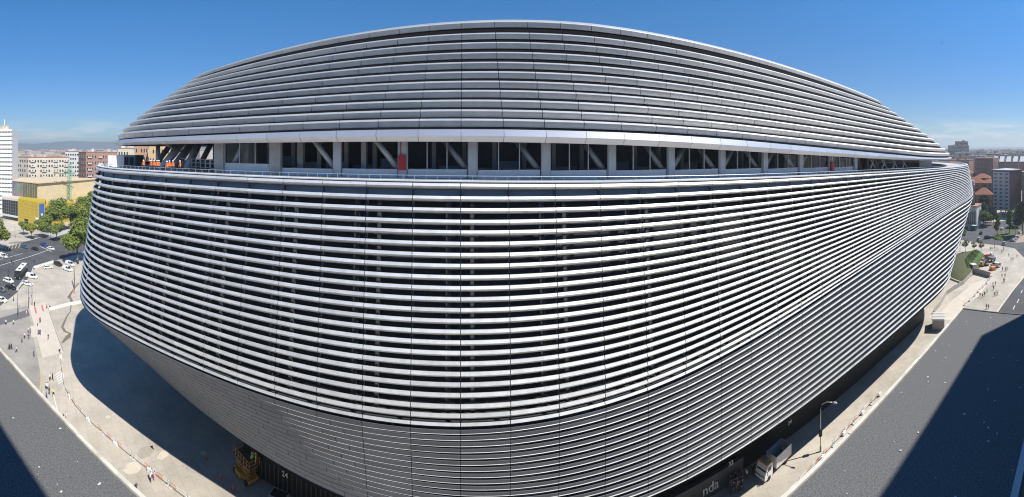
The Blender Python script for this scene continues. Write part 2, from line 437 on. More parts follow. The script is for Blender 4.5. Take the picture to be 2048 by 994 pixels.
# dark shells seen through the gaps
def shell(name, fn, rows, m):
    mb = MB(); mb.strip([[fn(sg, t) for t in rows] for sg in SG]); return mb.build(name, m, stadium)
shell('inner_wall', lambda sg, y: (lambda pn: pn[0] - pn[1] * 0.9)(dome(sg, y)), [258, 225, 190, 150, 110, 70, 36], mat('blackened gap backing', (0.008, 0.008, 0.009), 0.95, spec=0.05))  # blackened so the dome gaps stay dark where sun reaches the backing
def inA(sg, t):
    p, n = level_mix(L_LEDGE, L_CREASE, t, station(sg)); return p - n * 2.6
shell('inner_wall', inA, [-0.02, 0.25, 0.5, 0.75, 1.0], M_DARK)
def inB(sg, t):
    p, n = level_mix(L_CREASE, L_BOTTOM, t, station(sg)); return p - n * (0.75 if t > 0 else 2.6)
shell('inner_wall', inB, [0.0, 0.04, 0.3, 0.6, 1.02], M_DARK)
def fasc(sg, t):
    p, n = level_mix(L_LEDGE, L_CREASE, 0, station(sg)); return p - n * 1.1 + Vector((0, 0, -0.3 - 1.0 * t))
shell('ledge_fascia', fasc, [0, 1], M_FASCIA)
# soffit under the tucked-in base
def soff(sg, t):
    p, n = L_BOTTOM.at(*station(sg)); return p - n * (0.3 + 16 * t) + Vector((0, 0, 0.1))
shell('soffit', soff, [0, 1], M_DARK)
# posts and brackets behind the louvres
for i in range(2, NJ - 1):
    if JOINTS[i][0] in ('SL', 'SR'): continue
    main = (i - I_F0) % 2 == 0
    pts = [level_mix(L_LEDGE, L_CREASE, t, station(i)) for t in (0.0, 0.33, 0.66, 1.0)]
    tang = Vector((0, 0, 1)).cross(pts[0][1])
    mb = MB()
    def post(off, inset, w, d):
        lo = []
        for p, n in pts:
            c = p - n * inset + tang * off
            lo.append([c + tang * w / 2 + n * d / 2, c - tang * w / 2 + n * d / 2, c - tang * w / 2 - n * d / 2, c + tang * w / 2 - n * d / 2])
        mb.strip(lo, closed=True, caps=True)
    post(0.0, 0.72, 0.22, 0.25)
    if main:
        post(-1.35, 1.7, 0.55, 0.4); post(1.25, 1.7, 0.4, 0.4)
    mb.build('louvre_support', mat('dark painted steel', (0.07, 0.075, 0.08), 0.6, var=0.15), stadium)

# terrace: ledge coping, deck, railing, soffit, glazed wall, columns, struts
mb = MB(); lo = []
for sg in SG:
    p, n = L_LEDGE.at(*station(sg)); b0 = p + Vector((0, 0, 0.42))
    lo.append([b0 - n * 0.25, b0 - n * 0.25 + Vector((0, 0, 0.13)), b0 - n * 1.0 + Vector((0, 0, 0.15)), b0 - n * 1.0 - Vector((0, 0, 0.5))])
mb.strip(lo); mb.build('ledge_coping', M_WHITE, stadium)
M_DECK = mat('grey terrace screed', (0.52, 0.51, 0.49), 0.85, var=0.12, scale=0.3)
mb = MB(); lo = []
for sg in SG:
    p, n = L_LEDGE.at(*station(sg)); lo.append([p - n * 1.0 + Vector((0, 0, 0.15)), p - n * 8 + Vector((0, 0, 0.15)), p - n * 22 + Vector((0, 0, 0.15))])
mb.strip(lo); mb.build('terrace_deck', M_DECK, stadium)
mb = MB(); lo = []
for sg in SG:
    p, n = L_BAND0.at(*station(sg)); lo.append([p - n * 0.5 + Vector((0, 0, 0.25)), p - n * 4 + Vector((0, 0, 0.25)), p - n * 26 + Vector((0, 0, 0.25))])
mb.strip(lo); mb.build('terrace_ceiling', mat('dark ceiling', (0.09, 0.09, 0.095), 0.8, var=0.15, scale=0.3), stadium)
# railing: top rail in one piece, each post a part
M_RAIL = mat('galvanised rail', (0.55, 0.57, 0.58), 0.4, metal=0.5, var=0.05)
RS = [sg for sg in SG if I_F0 - 9 <= sg <= I_F1 + 8]
for hz in (0.98, 0.55):
    mb = MB(); mb.tube([L_LEDGE.at(*station(sg))[0] - L_LEDGE.at(*station(sg))[1] * 1.7 + Vector((0, 0, hz + 0.02)) for sg in RS], 0.035 if hz > 0.9 else 0.02, 6)
    mb.build('railing', M_RAIL, stadium)
post_me = None
for i in range(int((I_F0 + 27) * 4)):
    sg = i / 4
    if sg < I_F0 - 8: continue
    p, n = L_LEDGE.at(*station(sg)); c = p - n * 1.7 + Vector((0, 0, -0.1))
    if post_me is None:
        q = MB(); q.tube([(0, 0, 0), (0, 0, 1.1)], 0.028, 5); post_me = q.mesh('rail_post', M_RAIL)
    o = put('rail_post', post_me); o.parent = stadium; o.location = c - stadium.location

M_GLASS = bpy.data.materials.new('terrace glazing'); M_GLASS.use_nodes = True
gn, gl = M_GLASS.node_tree.nodes, M_GLASS.node_tree.links; gn.clear()
go = gn.new('ShaderNodeOutputMaterial'); gm = gn.new('ShaderNodeMixShader'); gt = gn.new('ShaderNodeBsdfTransparent'); gg = gn.new('ShaderNodeBsdfGlossy')
gt.inputs[0].default_value = (0.92, 0.95, 0.96, 1); gg.inputs['Roughness'].default_value = 0.02; gg.inputs[0].default_value = (0.8, 0.85, 0.9, 1)
fr = gn.new('ShaderNodeFresnel'); fr.inputs[0].default_value = 1.45
gl.new(fr.outputs[0], gm.inputs[0]); gl.new(gt.outputs[0], gm.inputs[1]); gl.new(gg.outputs[0], gm.inputs[2]); gl.new(gm.outputs[0], go.inputs[0])
M_DADO = mat('pale blue grey wall panel', (0.70, 0.73, 0.75), 0.55, var=0.05, scale=0.4)
M_COLM = mat('light grey column', (0.56, 0.57, 0.58), 0.5, var=0.08, scale=0.5)
M_STRUT = mat('mid grey tube', (0.62, 0.63, 0.63), 0.45, metal=0.2, var=0.08, scale=0.5)
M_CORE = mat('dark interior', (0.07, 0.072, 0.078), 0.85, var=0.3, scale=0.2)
M_CURT = mat('raw concrete', (0.46, 0.44, 0.41), 0.85, var=0.15, scale=0.7)
NG = 52.4
COLS = [-36.5, -26.5, -17.0, -8.0, 1.2, 10.9, 20.3, 29.8, 39.4, 49.0, 58.6, 68.2, 77.8]
def zceil(u): return soft(Z_BAND0, u) + 0.3
def zdeck(u): return interp(Z_LEDGE, u) + 0.14
for k, u in enumerate(COLS):
    w = 1.05 if k > 1 else 1.8
    mb = MB(); mb.box(u - w / 2, u + w / 2, NG - 0.45, NG + 0.25, zdeck(u), zceil(u)); mb.box(u - w / 2 - 0.12, u - w / 2, NG - 0.3, NG, zdeck(u), zceil(u))
    mb.build('terrace_column', M_COLM if k > 1 else M_CURT, stadium)
for k, (a, b) in enumerate(zip(COLS, COLS[1:])):
    wa = 0.62 if k > 1 else 0.95
    u0, u1 = a + wa, b - 0.75
    um = (u0 + u1) / 2; zd = zdeck(um); zs = zd + (1.45 if k not in (1, 2) else 0.95)
    if k > 1: zs = interp([(0, 49.2), (40, 48.6), (80, 47.6)], um)
    mb = MB(); mb.box(u0, u1, NG - 0.1, NG + 0.2, zd, zs); mb.build('dado_panel', M_DADO, stadium)
    np_ = 3
    for q in range(np_):
        p0 = u0 + (u1 - u0) * q / np_; p1 = u0 + (u1 - u0) * (q + 1) / np_
        if k in (1, 2): continue                      # these two bays are still open
        mb = MB(); mb.add([(p0 + .06, NG + .03, zs), (p1 - .06, NG + .03, zs), (p1 - .06, NG + .03, zceil(um)), (p0 + .06, NG + .03, zceil(um))], [(0, 1, 2, 3)]); mb.build('window_pane', M_GLASS, stadium)
        mb = MB(); mb.box(p0 - 0.06, p0 + 0.06, NG - 0.12, NG + 0.12, zs, zceil(um)); mb.build('mullion', M_COLM, stadium)
    mb = MB(); mb.box(u0, u1, NG - 0.14, NG + 0.1, zs, zs + 0.07); mb.build('window_sill', M_WHITE, stadium)
    for right in ((True, False) if um > 28 else (True,)):
        if um > 62 and right: continue
        top, bot = (u1 - 3.4, u1 + 0.1) if right else (u0 + 2.6, u0 - 0.1)
        if k == 0: top, bot = u0 + 3.2, u0 + 0.8
        mb = MB(); mb.tube([(bot, NG + 0.95, zd + 0.9), (top, NG + 0.95, zceil(um) + 0.4)], 0.42, 12); 
        mb.tube([(bot + (0.15 if right else -0.15), NG + 0.95, zd), (bot, NG + 0.95, zd + 0.95)], 0.30, 8)
        mb.build('diagonal_strut', M_STRUT, stadium, smooth=True)
# concrete piers and torn openings inside the two open bays
for u, w in ((-33.0, 1.1), (-23.6, 0.9), (-13.9, 0.7)):
    mb = MB(); mb.box(u - w / 2, u + w / 2, NG + 2.0, NG + 3.0, zdeck(u), 53.2); mb.build('inner_pier', M_CURT, stadium)
# clutter of crates and pipes behind the open bays
for k in range(26):
    u = random.uniform(-35, -9); w = random.uniform(0.4, 1.6); n0 = NG + random.uniform(0.8, 4)
    mb = MB(); mb.box(u, u + w, n0, n0 + random.uniform(0.3, 0.9), zdeck(u), zdeck(u) + random.uniform(0.5, 1.35))
    mb.build('stored_fitting', random.choice([M_CURT, M_POST, M_RAIL, mat('rusty board', (0.20, 0.12, 0.08), 0.8, var=0.2)]), stadium)
for k in range(30):
    u = -30 + k * 4.3; mb = MB(); mb.box(u - .3, u + .3, NG + 4.2, NG + 4.8, zdeck(u), zceil(u)); mb.build('inner_column', M_CURT, stadium)
    mb = MB(); mb.box(u + .6, u + 3.9, NG + 5.6, NG + 6.2, zdeck(u), zdeck(u) + random.uniform(.9, 2.6)); mb.build('partition', random.choice([M_CURT, M_POST, M_FASCIA, M_POST]), stadium)
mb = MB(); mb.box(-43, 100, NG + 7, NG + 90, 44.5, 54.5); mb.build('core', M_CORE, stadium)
# right-hand drum closing the terrace
mb = MB(); lo = []
for i in range(0, 21):
    p, n = L_BAND0.at('CR', i / 20); c = p - n * 7.0
    lo.append([Vector((c.x, c.y, 44.9)), Vector((c.x, c.y, p.z + 0.4))])
mb.strip(lo); mb.build('terrace_drum', M_COLM, stadium)
for u in (86, 92, 98, 104):
    mb = MB(); mb.tube([(u, NG + 1, zdeck(u)), (u + 2.5, NG + 1.4, zceil(u))], 0.32, 8); mb.build('diagonal_strut', M_STRUT, stadium, smooth=True)
    mb = MB(); mb.tube([(u + 3.4, NG + 1, zdeck(u)), (u + 0.6, NG + 1.4, zceil(u))], 0.24, 8); mb.build('diagonal_strut', M_STRUT, stadium, smooth=True)
# big raking tubes under the open left corner
for (xa, ya, xb, yb, r, d) in ((322, 338, 366, 284, 0.75, 74), (338, 340, 350, 284, 0.45, 78), (347, 336, 386, 284, 0.8, 78), (371, 345, 398, 284, 0.75, 72), (316, 334, 316, 284, 0.45, 76),
                               (352, 300, 328, 284, 0.35, 77), (362, 302, 338, 284, 0.3, 79), (400, 330, 424, 284, 0.6, 84), (306, 336, 345, 284, 0.6, 86)):
    A = AT(xa, ya, d); B_ = AT(xb, yb, d + 3)
    mb = MB(); mb.tube([A, B_], r, 14); mb.build('raking_tube', M_STRUT, stadium, smooth=True)
# fire cabinets on the columns
M_RED = mat('red enamel', (0.42, 0.03, 0.03), 0.4)
for u, z in ((-8.0, 49.2), (68.2, 47.2)):
    mb = MB(); mb.box(u - 0.5, u + 0.5, NG - 0.85, NG - 0.47, z, z + 1.9); mb.box(u - 0.42, u + 0.42, NG - 0.87, NG - 0.851, z + 0.1, z + 1.8)
    mb.tube([(u - 0.2, NG - 0.65, z + 1.9), (u - 0.2, NG - 0.65, z + 4.2)], 0.06, 6)
    mb.build('fire_cabinet', M_RED, stadium)

# base wall behind the overhang with ribs, gate fascia and numbers
def n_base(u): return interp([(-80, 62), (-31, 55.2), (-10, 52.6), (20, 50), (60, 49.4), (120, 49.4)], u)
BU = [-34 + 4 * i for i in range(37)]
mb = MB(); mb.strip([[Vector((-34, 110, z)) for z in (0, 4.4, 11.7)]] + [[Vector((u, n_base(u), 0)), Vector((u, n_base(u), 4.4)), Vector((u, n_base(u), 11.7))] for u in BU]); mb.build('base_wall', M_BLACK, stadium)
M_RIB = mat('charcoal rib', (0.045, 0.047, 0.05), 0.5, var=0.1)
rib_me = None
for i in range(70):
    u = -33.6 + i * 0.8
    if u > -4: break
    mb = MB(); mb.box(-0.09, 0.09, -0.16, 0, 0, 3.2)
    if rib_me is None: rib_me = mb.mesh('wall_rib', M_RIB)
    o = put('wall_rib', rib_me); o.parent = stadium; o.location = Vector((u, n_base(u), 0.05)) - stadium.location
mb = MB(); mb.strip([[Vector((u, n_base(u) - 0.25, 3.3)), Vector((u, n_base(u) - 0.25, 4.5))] for u in BU]); mb.build('gate_fascia', M_BLACK, stadium)
mb = MB(); mb.box(20, 41, 48.7, 49.3, 0, 2.9); mb.build('shop_front', mat('graphite shop wall', (0.06, 0.065, 0.07), 0.5, var=0.15, scale=0.6), stadium)
# end wall of the recess towards the right corner
mb = MB(); mb.strip([[Vector((c[0], c[1], 0)), Vector((c[0], c[1], 11.7))] for c in ((108, 49.4), (116, 52), (122, 58), (126, 68), (128, 90))]); mb.build('base_wall', mat('weathered grey wall', (0.20, 0.19, 0.175), 0.8, var=0.2, scale=0.3), stadium)
M_SIGN = mat('white lettering', (0.8, 0.8, 0.8), 0.5)
def text(name, body, loc, size, rx=R(90), rz=0.0, m=M_SIGN, parent=None, ext=0.02):
    c = bpy.data.curves.new(name, 'FONT'); c.body = body; c.size = size; c.extrude = ext; c.align_x = 'CENTER'
    c.materials.append(m)
    tmp = bpy.data.objects.new(name, c); COL.objects.link(tmp); dg = bpy.context.evaluated_depsgraph_get()
    me = bpy.data.meshes.new_from_object(tmp.evaluated_get(dg)); bpy.data.objects.remove(tmp); bpy.data.curves.remove(c)
    me.transform(Matrix.Translation(loc) @ Matrix.Rotation(rz, 4, 'Z') @ Matrix.Rotation(rx, 4, 'X'))
    return put(name, me, parent)
sl = math.atan2(n_base(-24) - n_base(-28), 4)
text('gate_number', '24', (-26, n_base(-26) - 0.3, 2.55), 1.15, rz=sl, parent=stadium)
text('gate_number', '32', (38.4, 48.6, 2.95), 1.0, parent=stadium)
text('gate_number', '34', (52.3, n_base(52) - 0.3, 2.5), 1.0, parent=stadium)
text('shop_sign', 'nda', (34.6, 48.64, 0.75), 2.1, parent=stadium)

# ------------------------------------------------------------------ the building the picture is taken from
RZ = 45.0; RE = 7.0 / 1.266; RU = 2.99 * RE
M_FELT = mat('mineral roofing felt', (0.185, 0.183, 0.18), 0.92, col2=(0.085, 0.085, 0.086), scale=26.0, bump=0.35, bscale=70)
M_BRICK = mat('tan render', (0.42, 0.36, 0.31), 0.85, var=0.15, scale=0.4)
own = empty('apartment_block', (-20, 2, 0), 'block under the viewpoint with grey felt flat roof and pale edge trim', 'building')
mb = MB(); mb.box(-60, RU, -0.98, RE, 0, RZ); mb.build('lower_storeys', [M_BRICK], own)
mb = MB(); mb.add([(-60, -0.98, RZ + .004), (RU, -0.98, RZ + .004), (RU, RE, RZ + .004), (-60, RE, RZ + .004)], [(0, 1, 2, 3)]); mb.build('felt_roof', M_FELT, own)
mb = MB(); mb.box(-60, 23.7, -14, -1.0, 0, RZ + 12.4); mb.build('upper_storeys', M_BRICK, own)
mb = MB(); mb.box(24, 125, -34, -16, 0, 62); mb.build('unseen_neighbour_block', M_BRICK, own)  # unseen neighbouring block, added to darken reflections in glazing and louvres
mb = MB(); mb.box(-130, -60.2, -20, -1.0, 0, 46); mb.build('unseen_side_wing', M_BRICK, own)  # unseen leftward extension, added likewise to darken reflections
M_TRIM = mat('weathered edge trim', (0.62, 0.58, 0.50), 0.7, var=0.2, scale=3)
random.seed(3)
for a in range(-60, 16, 4):
    mb = MB(); e = random.uniform(-0.012, 0.012)
    mb.box(a + 0.01, min(a + 4, RU) - 0.01, RE - 0.02 + e, RE + 0.07 + e, RZ - 0.25, RZ + 0.05 + e); mb.build('edge_trim', M_TRIM, own)
mb = MB(); mb.box(RU, RU + 0.06, -1, RE, RZ - 0.25, RZ + 0.03); mb.build('edge_trim', mat('dark felt edge', (0.12, 0.12, 0.125), 0.9), own)
mb = MB(); mb.box(-60, RU - 0.3, 1.45, 1.60, RZ + 0.005, RZ + 0.12); mb.build('gutter_kerb', mat('grey zinc', (0.5, 0.5, 0.5), 0.5, metal=0.0, var=0.1), own)
mb = MB(); mb.add([(-60, -0.97, RZ + .012), (RU - .3, -0.97, RZ + .012), (RU - .3, 1.45, RZ + .012), (-60, 1.45, RZ + .012)], [(0, 1, 2, 3)]); mb.build('walkway_strip', mat('slate walkway', (0.17, 0.175, 0.185), 0.85, var=0.1), own)
mb = MB()
for k in range(240):
    u, n = random.uniform(-12, RU - 0.3), random.uniform(1.7, RE - 0.2); r = abs(random.gauss(0.008, 0.013)) + 0.008; m_ = 6
    a0 = random.uniform(0, 6.3); st = random.uniform(0.4, 1.0)
    P = [(u + math.cos(a0) * r * math.cos(t) - math.sin(a0) * r * st * math.sin(t) * random.uniform(.6, 1.2), n + math.sin(a0) * r * math.cos(t) + math.cos(a0) * r * st * math.sin(t), RZ + 0.014 + random.uniform(0, .01)) for t in [q * 2 * math.pi / m_ for q in range(m_)]]
    mb.add(P, [tuple(range(m_))])
tag(mb.build('paint_flakes', mat('pale flakes', (0.6, 0.6, 0.58), 0.8), own), kind='stuff')

# ------------------------------------------------------------------ roads, kerbs and patches of ground
def gpoly(px): return [tuple(G(x, y)[:2]) for x, y in px]
M_ASPH = mat('asphalt', (0.085, 0.085, 0.09), 0.9, var=0.22, scale=0.12, bump=0.1, bscale=8)
M_ASPH2 = mat('worn grey asphalt', (0.33, 0.31, 0.28), 0.9, var=0.18, scale=0.15)
M_PALE = mat('pale paving', (0.60, 0.54, 0.46), 0.9, var=0.08, scale=0.3)
M_WET = mat('damp soil seam', (0.20, 0.165, 0.12), 0.8, var=0.2, scale=1.0)
M_LINE = mat('road paint', (0.72, 0.71, 0.68), 0.7, var=0.1, scale=2)
M_GRASS = mat('lawn', (0.06, 0.085, 0.028), 0.9, col2=(0.11, 0.10, 0.045), scale=0.8, bump=0.3, bscale=12)
sheet('avenue_road', gpoly([(-60, 512), (0, 497), (60, 481), (110, 466), (178, 446), (230, 440), (230, 470), (160, 507), (108, 522), (72, 534), (60, 552), (33, 586), (0, 612), (-60, 650)]), 0.012, M_ASPH)
sheet('side_road', gpoly([(-60, 652), (0, 622), (56, 611), (60, 640), (70, 690), (80, 740), (84, 790), (76, 812), (-60, 690)]), 0.008, M_ASPH2)
sheet('crossing_band', gpoly([(-30, 645), (0, 636.5), (56, 619), (60, 631.5), (0, 650.5), (-30, 660)]), 0.014, mat('dark setts', (0.14, 0.14, 0.145), 0.9, var=0.15, scale=1.2))
sheet('pale_path', gpoly([(58, 611), (93, 604), (128, 704), (85, 716)]), 0.013, M_PALE)
sheet('pale_path', gpoly([(60, 653), (69, 652), (74, 674), (63, 675)]), 0.016, M_PALE)
M_REDP = mat('red paint', (0.62, 0.20, 0.17), 0.8, var=0.1, scale=2)
for q in ([(67.5, 614), (71.5, 614), (74.5, 627), (70.5, 627)], [(82, 610), (85.5, 610), (88.5, 623), (85, 623)], [(146, 578), (149, 578), (150, 587), (147, 587)]):
    sheet('red_marking', gpoly(q), 0.020, M_REDP)
def seam(name, px, w, m, z):
    mb = MB(); pts = [G(x, y) for x, y in px]; lo = []
    for i, p in enumerate(pts):
        d = (pts[min(i + 1, len(pts) - 1)] - pts[max(i - 1, 0)]); n = Vector((-d.y, d.x, 0)).normalized(); ww = (w[i] if isinstance(w, list) else w) / 2
        lo.append([Vector((p.x, p.y, z)) + n * ww, Vector((p.x, p.y, z)) - n * ww])
    mb.strip(lo); o = mb.build(name, m); o['kind'] = 'structure'
    if o.data.polygons[0].normal.z < 0: o.data.flip_normals()
    return o
seam('drainage_seam', [(158, 566), (150, 575), (141, 588), (138, 594), (143, 600), (142, 612), (141, 622), (133, 634), (128, 646), (124.5, 654), (130, 663), (140, 667), (136, 674), (124, 686)], [.5, .6, .8, 1.3, .9, .4, .3, .5, .6, .7, .9, .8, 1.6, .4], M_WET, 0.018)
seam('path_kerb', [(97, 619), (104, 640), (116, 675), (127, 703)], 0.25, mat('grey kerb', (0.30, 0.28, 0.26), 0.9), 0.05)
# avenue markings
for px in ([(0, 531), (60, 513), (100, 499)], [(0, 519), (45, 507)], [(80, 493), (104, 503)]):
    seam('lane_line', px, 0.35, M_LINE, 0.017)
for k in range(6):
    x = 2 + k * 7; seam('hatch_line', [(x, 503 - k * 1.6), (x + 4, 494 - k * 1.6)], 0.4, mat('yellow road paint', (0.55, 0.45, 0.18), 0.7), 0.018)
seam('lane_line', [(84, 740), (82, 765), (78, 795)], 0.3, mat('yellow road paint', (0.55, 0.45, 0.18), 0.7), 0.02)
seam('lane_line', [(104, 778), (112, 810), (119, 838)], 0.18, M_LINE, 0.02)
for k in range(5): seam('hatch_line', [(110 + k * 1.5, 751 + k * 4.3), (122 + k * 1.2, 743 + k * 4.6)], 0.3, M_LINE, 0.02)
M_PATCH = mat('fresh concrete patch', (0.62, 0.555, 0.45), 0.9, var=0.06, scale=0.6)
def blob(name, x, y, rx, ry, m, z, n=14):
    c = G(x, y); k = (c.xy.length) / 800
    P = [(c.x + math.cos(a) * rx * k * random.uniform(.75, 1.2), c.y + math.sin(a) * ry * k * random.uniform(.75, 1.2)) for a in [i * 6.2832 / n for i in range(n)]]
    return sheet(name, P, z, m)
random.seed(5)
for x, y, a, b in ((263, 937, 15, 20), (325, 911, 9, 14), (216, 834, 5, 5), (228, 829, 3, 4)): blob('concrete_patch', x, y, a, b, M_PATCH, 0.02)
for x, y, a, b in ((290, 905, 12, 22), (312, 890, 20, 12), (380, 930, 24, 14), (440, 870, 18, 12)): blob('worn_patch', x, y, a, b, mat('worn paving', (0.40, 0.36, 0.31), 0.9, var=0.15, scale=1.2), 0.014)
# right side: street, kerb, roundabout
sheet('street_road', gpoly([(2130, 500), (2060, 540), (2030, 575), (1985, 640), (1975, 700), (2130, 740)]), 0.012, M_ASPH)
seam('street_kerb', [(2090, 522), (2052, 549), (2025, 582), (2000, 616), (1985, 640)], 0.5, mat('pale kerb', (0.62, 0.58, 0.5), 0.9), 0.12)
for a, b in (((2038, 598), (2034, 606)), ((2030, 611), (2026, 619)), ((2045, 580), (2042, 586))): seam('lane_line', [a, b], 0.25, M_LINE, 0.018)
sheet('roundabout_road', gpoly([(1905, 455), (1935, 449), (1975, 446), (2020, 440), (2110, 432), (2140, 500), (2090, 512), (2048, 515), (2030, 497), (2000, 491), (1965, 487), (1925, 480), (1895, 482)]), 0.010, M_ASPH)
sheet('paved_island', gpoly([(2028, 470), (2080, 462), (2090, 482), (2022, 486)]), 0.03, mat('brick paving', (0.36, 0.28, 0.23), 0.9, var=0.12, scale=0.6))
sheet('traffic_island', gpoly([(1986, 472), (1998, 463), (2034, 452), (2042, 458), (2020, 484), (2000, 480)]), 0.09, M_GRASS)
sheet('pale_pavement', gpoly([(1868, 640), (1905, 600), (1945, 568), (1972, 556), (1980, 560), (1960, 590), (1930, 612), (1905, 640)]), 0.014, M_PALE)

# ------------------------------------------------------------------ kits: person, cars, trees
M_SKIN = mat('skin', (0.52, 0.33, 0.24), 0.6); M_HAIR = mat('dark hair', (0.03, 0.022, 0.018), 0.7); M_SHOE = mat('shoe', (0.03, 0.03, 0.03), 0.6)
CLOTH = {k: mat('cloth ' + k, c, 0.9) for k, c in dict(black=(.018, .018, .02), white=(.75, .74, .72), navy=(.03, .045, .10), red=(.45, .06, .05), blue=(.10, .18, .40), grey=(.25, .25, .26),
         pink=(.70, .32, .38), lime=(.50, .75, .12), orange=(.95, .22, .03), beige=(.50, .42, .32), denim=(.09, .12, .20)).items()}
def body_mesh(name, stride, arm):
    V = [(0, 0, .95), (0, .0, 1.15), (0, -.01, 1.38), (0, 0, 1.50), (0, .02, 1.60), (0, .02, 1.70)]
    E_ = [(0, 1), (1, 2), (2, 3), (3, 4), (4, 5)]; rad = [(.15, .11), (.14, .10), (.17, .11), (.06, .06), (.09, .10), (.075, .085)]
    for sx in (-1, 1):
        k = len(V); st = stride * sx
        V += [(.10 * sx, 0, .88), (.105 * sx, st * .5 + .03, .50), (.11 * sx, st, .09), (.11 * sx, st + .15, .045)]
        rad += [(.095, .10), (.065, .07), (.045, .05), (.045, .035)]; E_ += [(0, k), (k, k + 1), (k + 1, k + 2), (k + 2, k + 3)]
        k = len(V); at = -arm * sx
        V += [(.20 * sx, 0, 1.41), (.25 * sx, at * .4, 1.14), (.26 * sx, at + .06, .90), (.255 * sx, at + .10, .80)]
        rad += [(.06, .06), (.045, .045), (.032, .032), (.035, .02)]; E_ += [(2, k), (k, k + 1), (k + 1, k + 2), (k + 2, k + 3)]
    me = bpy.data.meshes.new(name); me.from_pydata(V, E_, [])
    ob = bpy.data.objects.new(name, me); COL.objects.link(ob)
    ob.modifiers.new('skin', 'SKIN'); ob.modifiers.new('sub', 'SUBSURF').levels = 1
    for i, r in enumerate(rad): me.skin_vertices[0].data[i].radius = r
    me.skin_vertices[0].data[0].use_root = True
    dg = bpy.context.evaluated_depsgraph_get(); out = bpy.data.meshes.new_from_object(ob.evaluated_get(dg))
    bpy.data.objects.remove(ob); bpy.data.meshes.remove(me)
    out.materials.clear()
    for m in (M_SKIN, M_HAIR, CLOTH['black'], CLOTH['navy'], M_SHOE): out.materials.append(m)
    for p in out.polygons:
        c = p.center; mi = 2
        if c.z < .10: mi = 4
        elif c.z < .93 and abs(c.x) < .2: mi = 3
        elif abs(c.x) > .2 and c.z < .98: mi = 0
        elif c.z > 1.66 or (c.z > 1.54 and c.y < -.02): mi = 1
        elif c.z > 1.47: mi = 0
        p.material_index = mi; p.use_smooth = True
    return out
BODIES = [body_mesh('person', s_, a_) for s_, a_ in ((0.0, 0.02), (0.24, 0.18), (0.14, 0.1), (-0.26, -0.2))]
HELM = MB()
HELM.strip([[Vector((math.cos(a) * r, math.sin(a) * r * 1.15 + .01, z)) for a in [i * 6.2832 / 12 for i in range(12)]] for r, z in ((.17, 1.66), (.125, 1.675), (.12, 1.72), (.09, 1.78), (.03, 1.81))], closed=True, caps=True)
HELM = HELM.mesh('helmet', M_WHITE, smooth=True)
def person(loc, rz, top, legs, label, group, helmet=False, sc=1.0, pose=None):
    me = BODIES[random.randrange(4) if pose is None else pose]
    o = put('person', me, loc=loc, rz=rz); o.scale = (sc, sc, sc)
    for i, m in ((2, CLOTH[top]), (3, CLOTH[legs])): o.material_slots[i].link = 'OBJECT'; o.material_slots[i].material = m
    if helmet:
        h = put('helmet', HELM); h.parent = o
    return tag(o, label, 'person', group)
ORD = ['first', 'second', 'third', 'fourth', 'fifth', 'sixth', 'seventh', 'eighth', 'ninth', 'tenth', 'eleventh', 'twelfth', 'thirteenth', 'fourteenth', 'fifteenth', 'sixteenth', 'seventeenth', 'eighteenth', 'nineteenth', 'twentieth'] + ['%dst' % k if k % 10 == 1 else '%dnd' % k if k % 10 == 2 else '%drd' % k if k % 10 == 3 else '%dth' % k for k in range(21, 160)]
def people(group, where, items, z=0.0, **kw):
    items = sorted(items, key=lambda t: (t[0], t[1]))
    for i, it in enumerate(items):
        x, y, top, legs = it[:4]
        what = 'only' if len(items) == 1 else ORD[i] + ' from the left'
        lab = f'person in {top} top and {legs} trousers, {what} {where}'.replace(' from the left', ' from left')
        person(G(x, y, z) if len(it) < 5 else it[4], random.uniform(0, 6.28), top, legs, lab, group, sc=random.uniform(.94, 1.05), **kw)

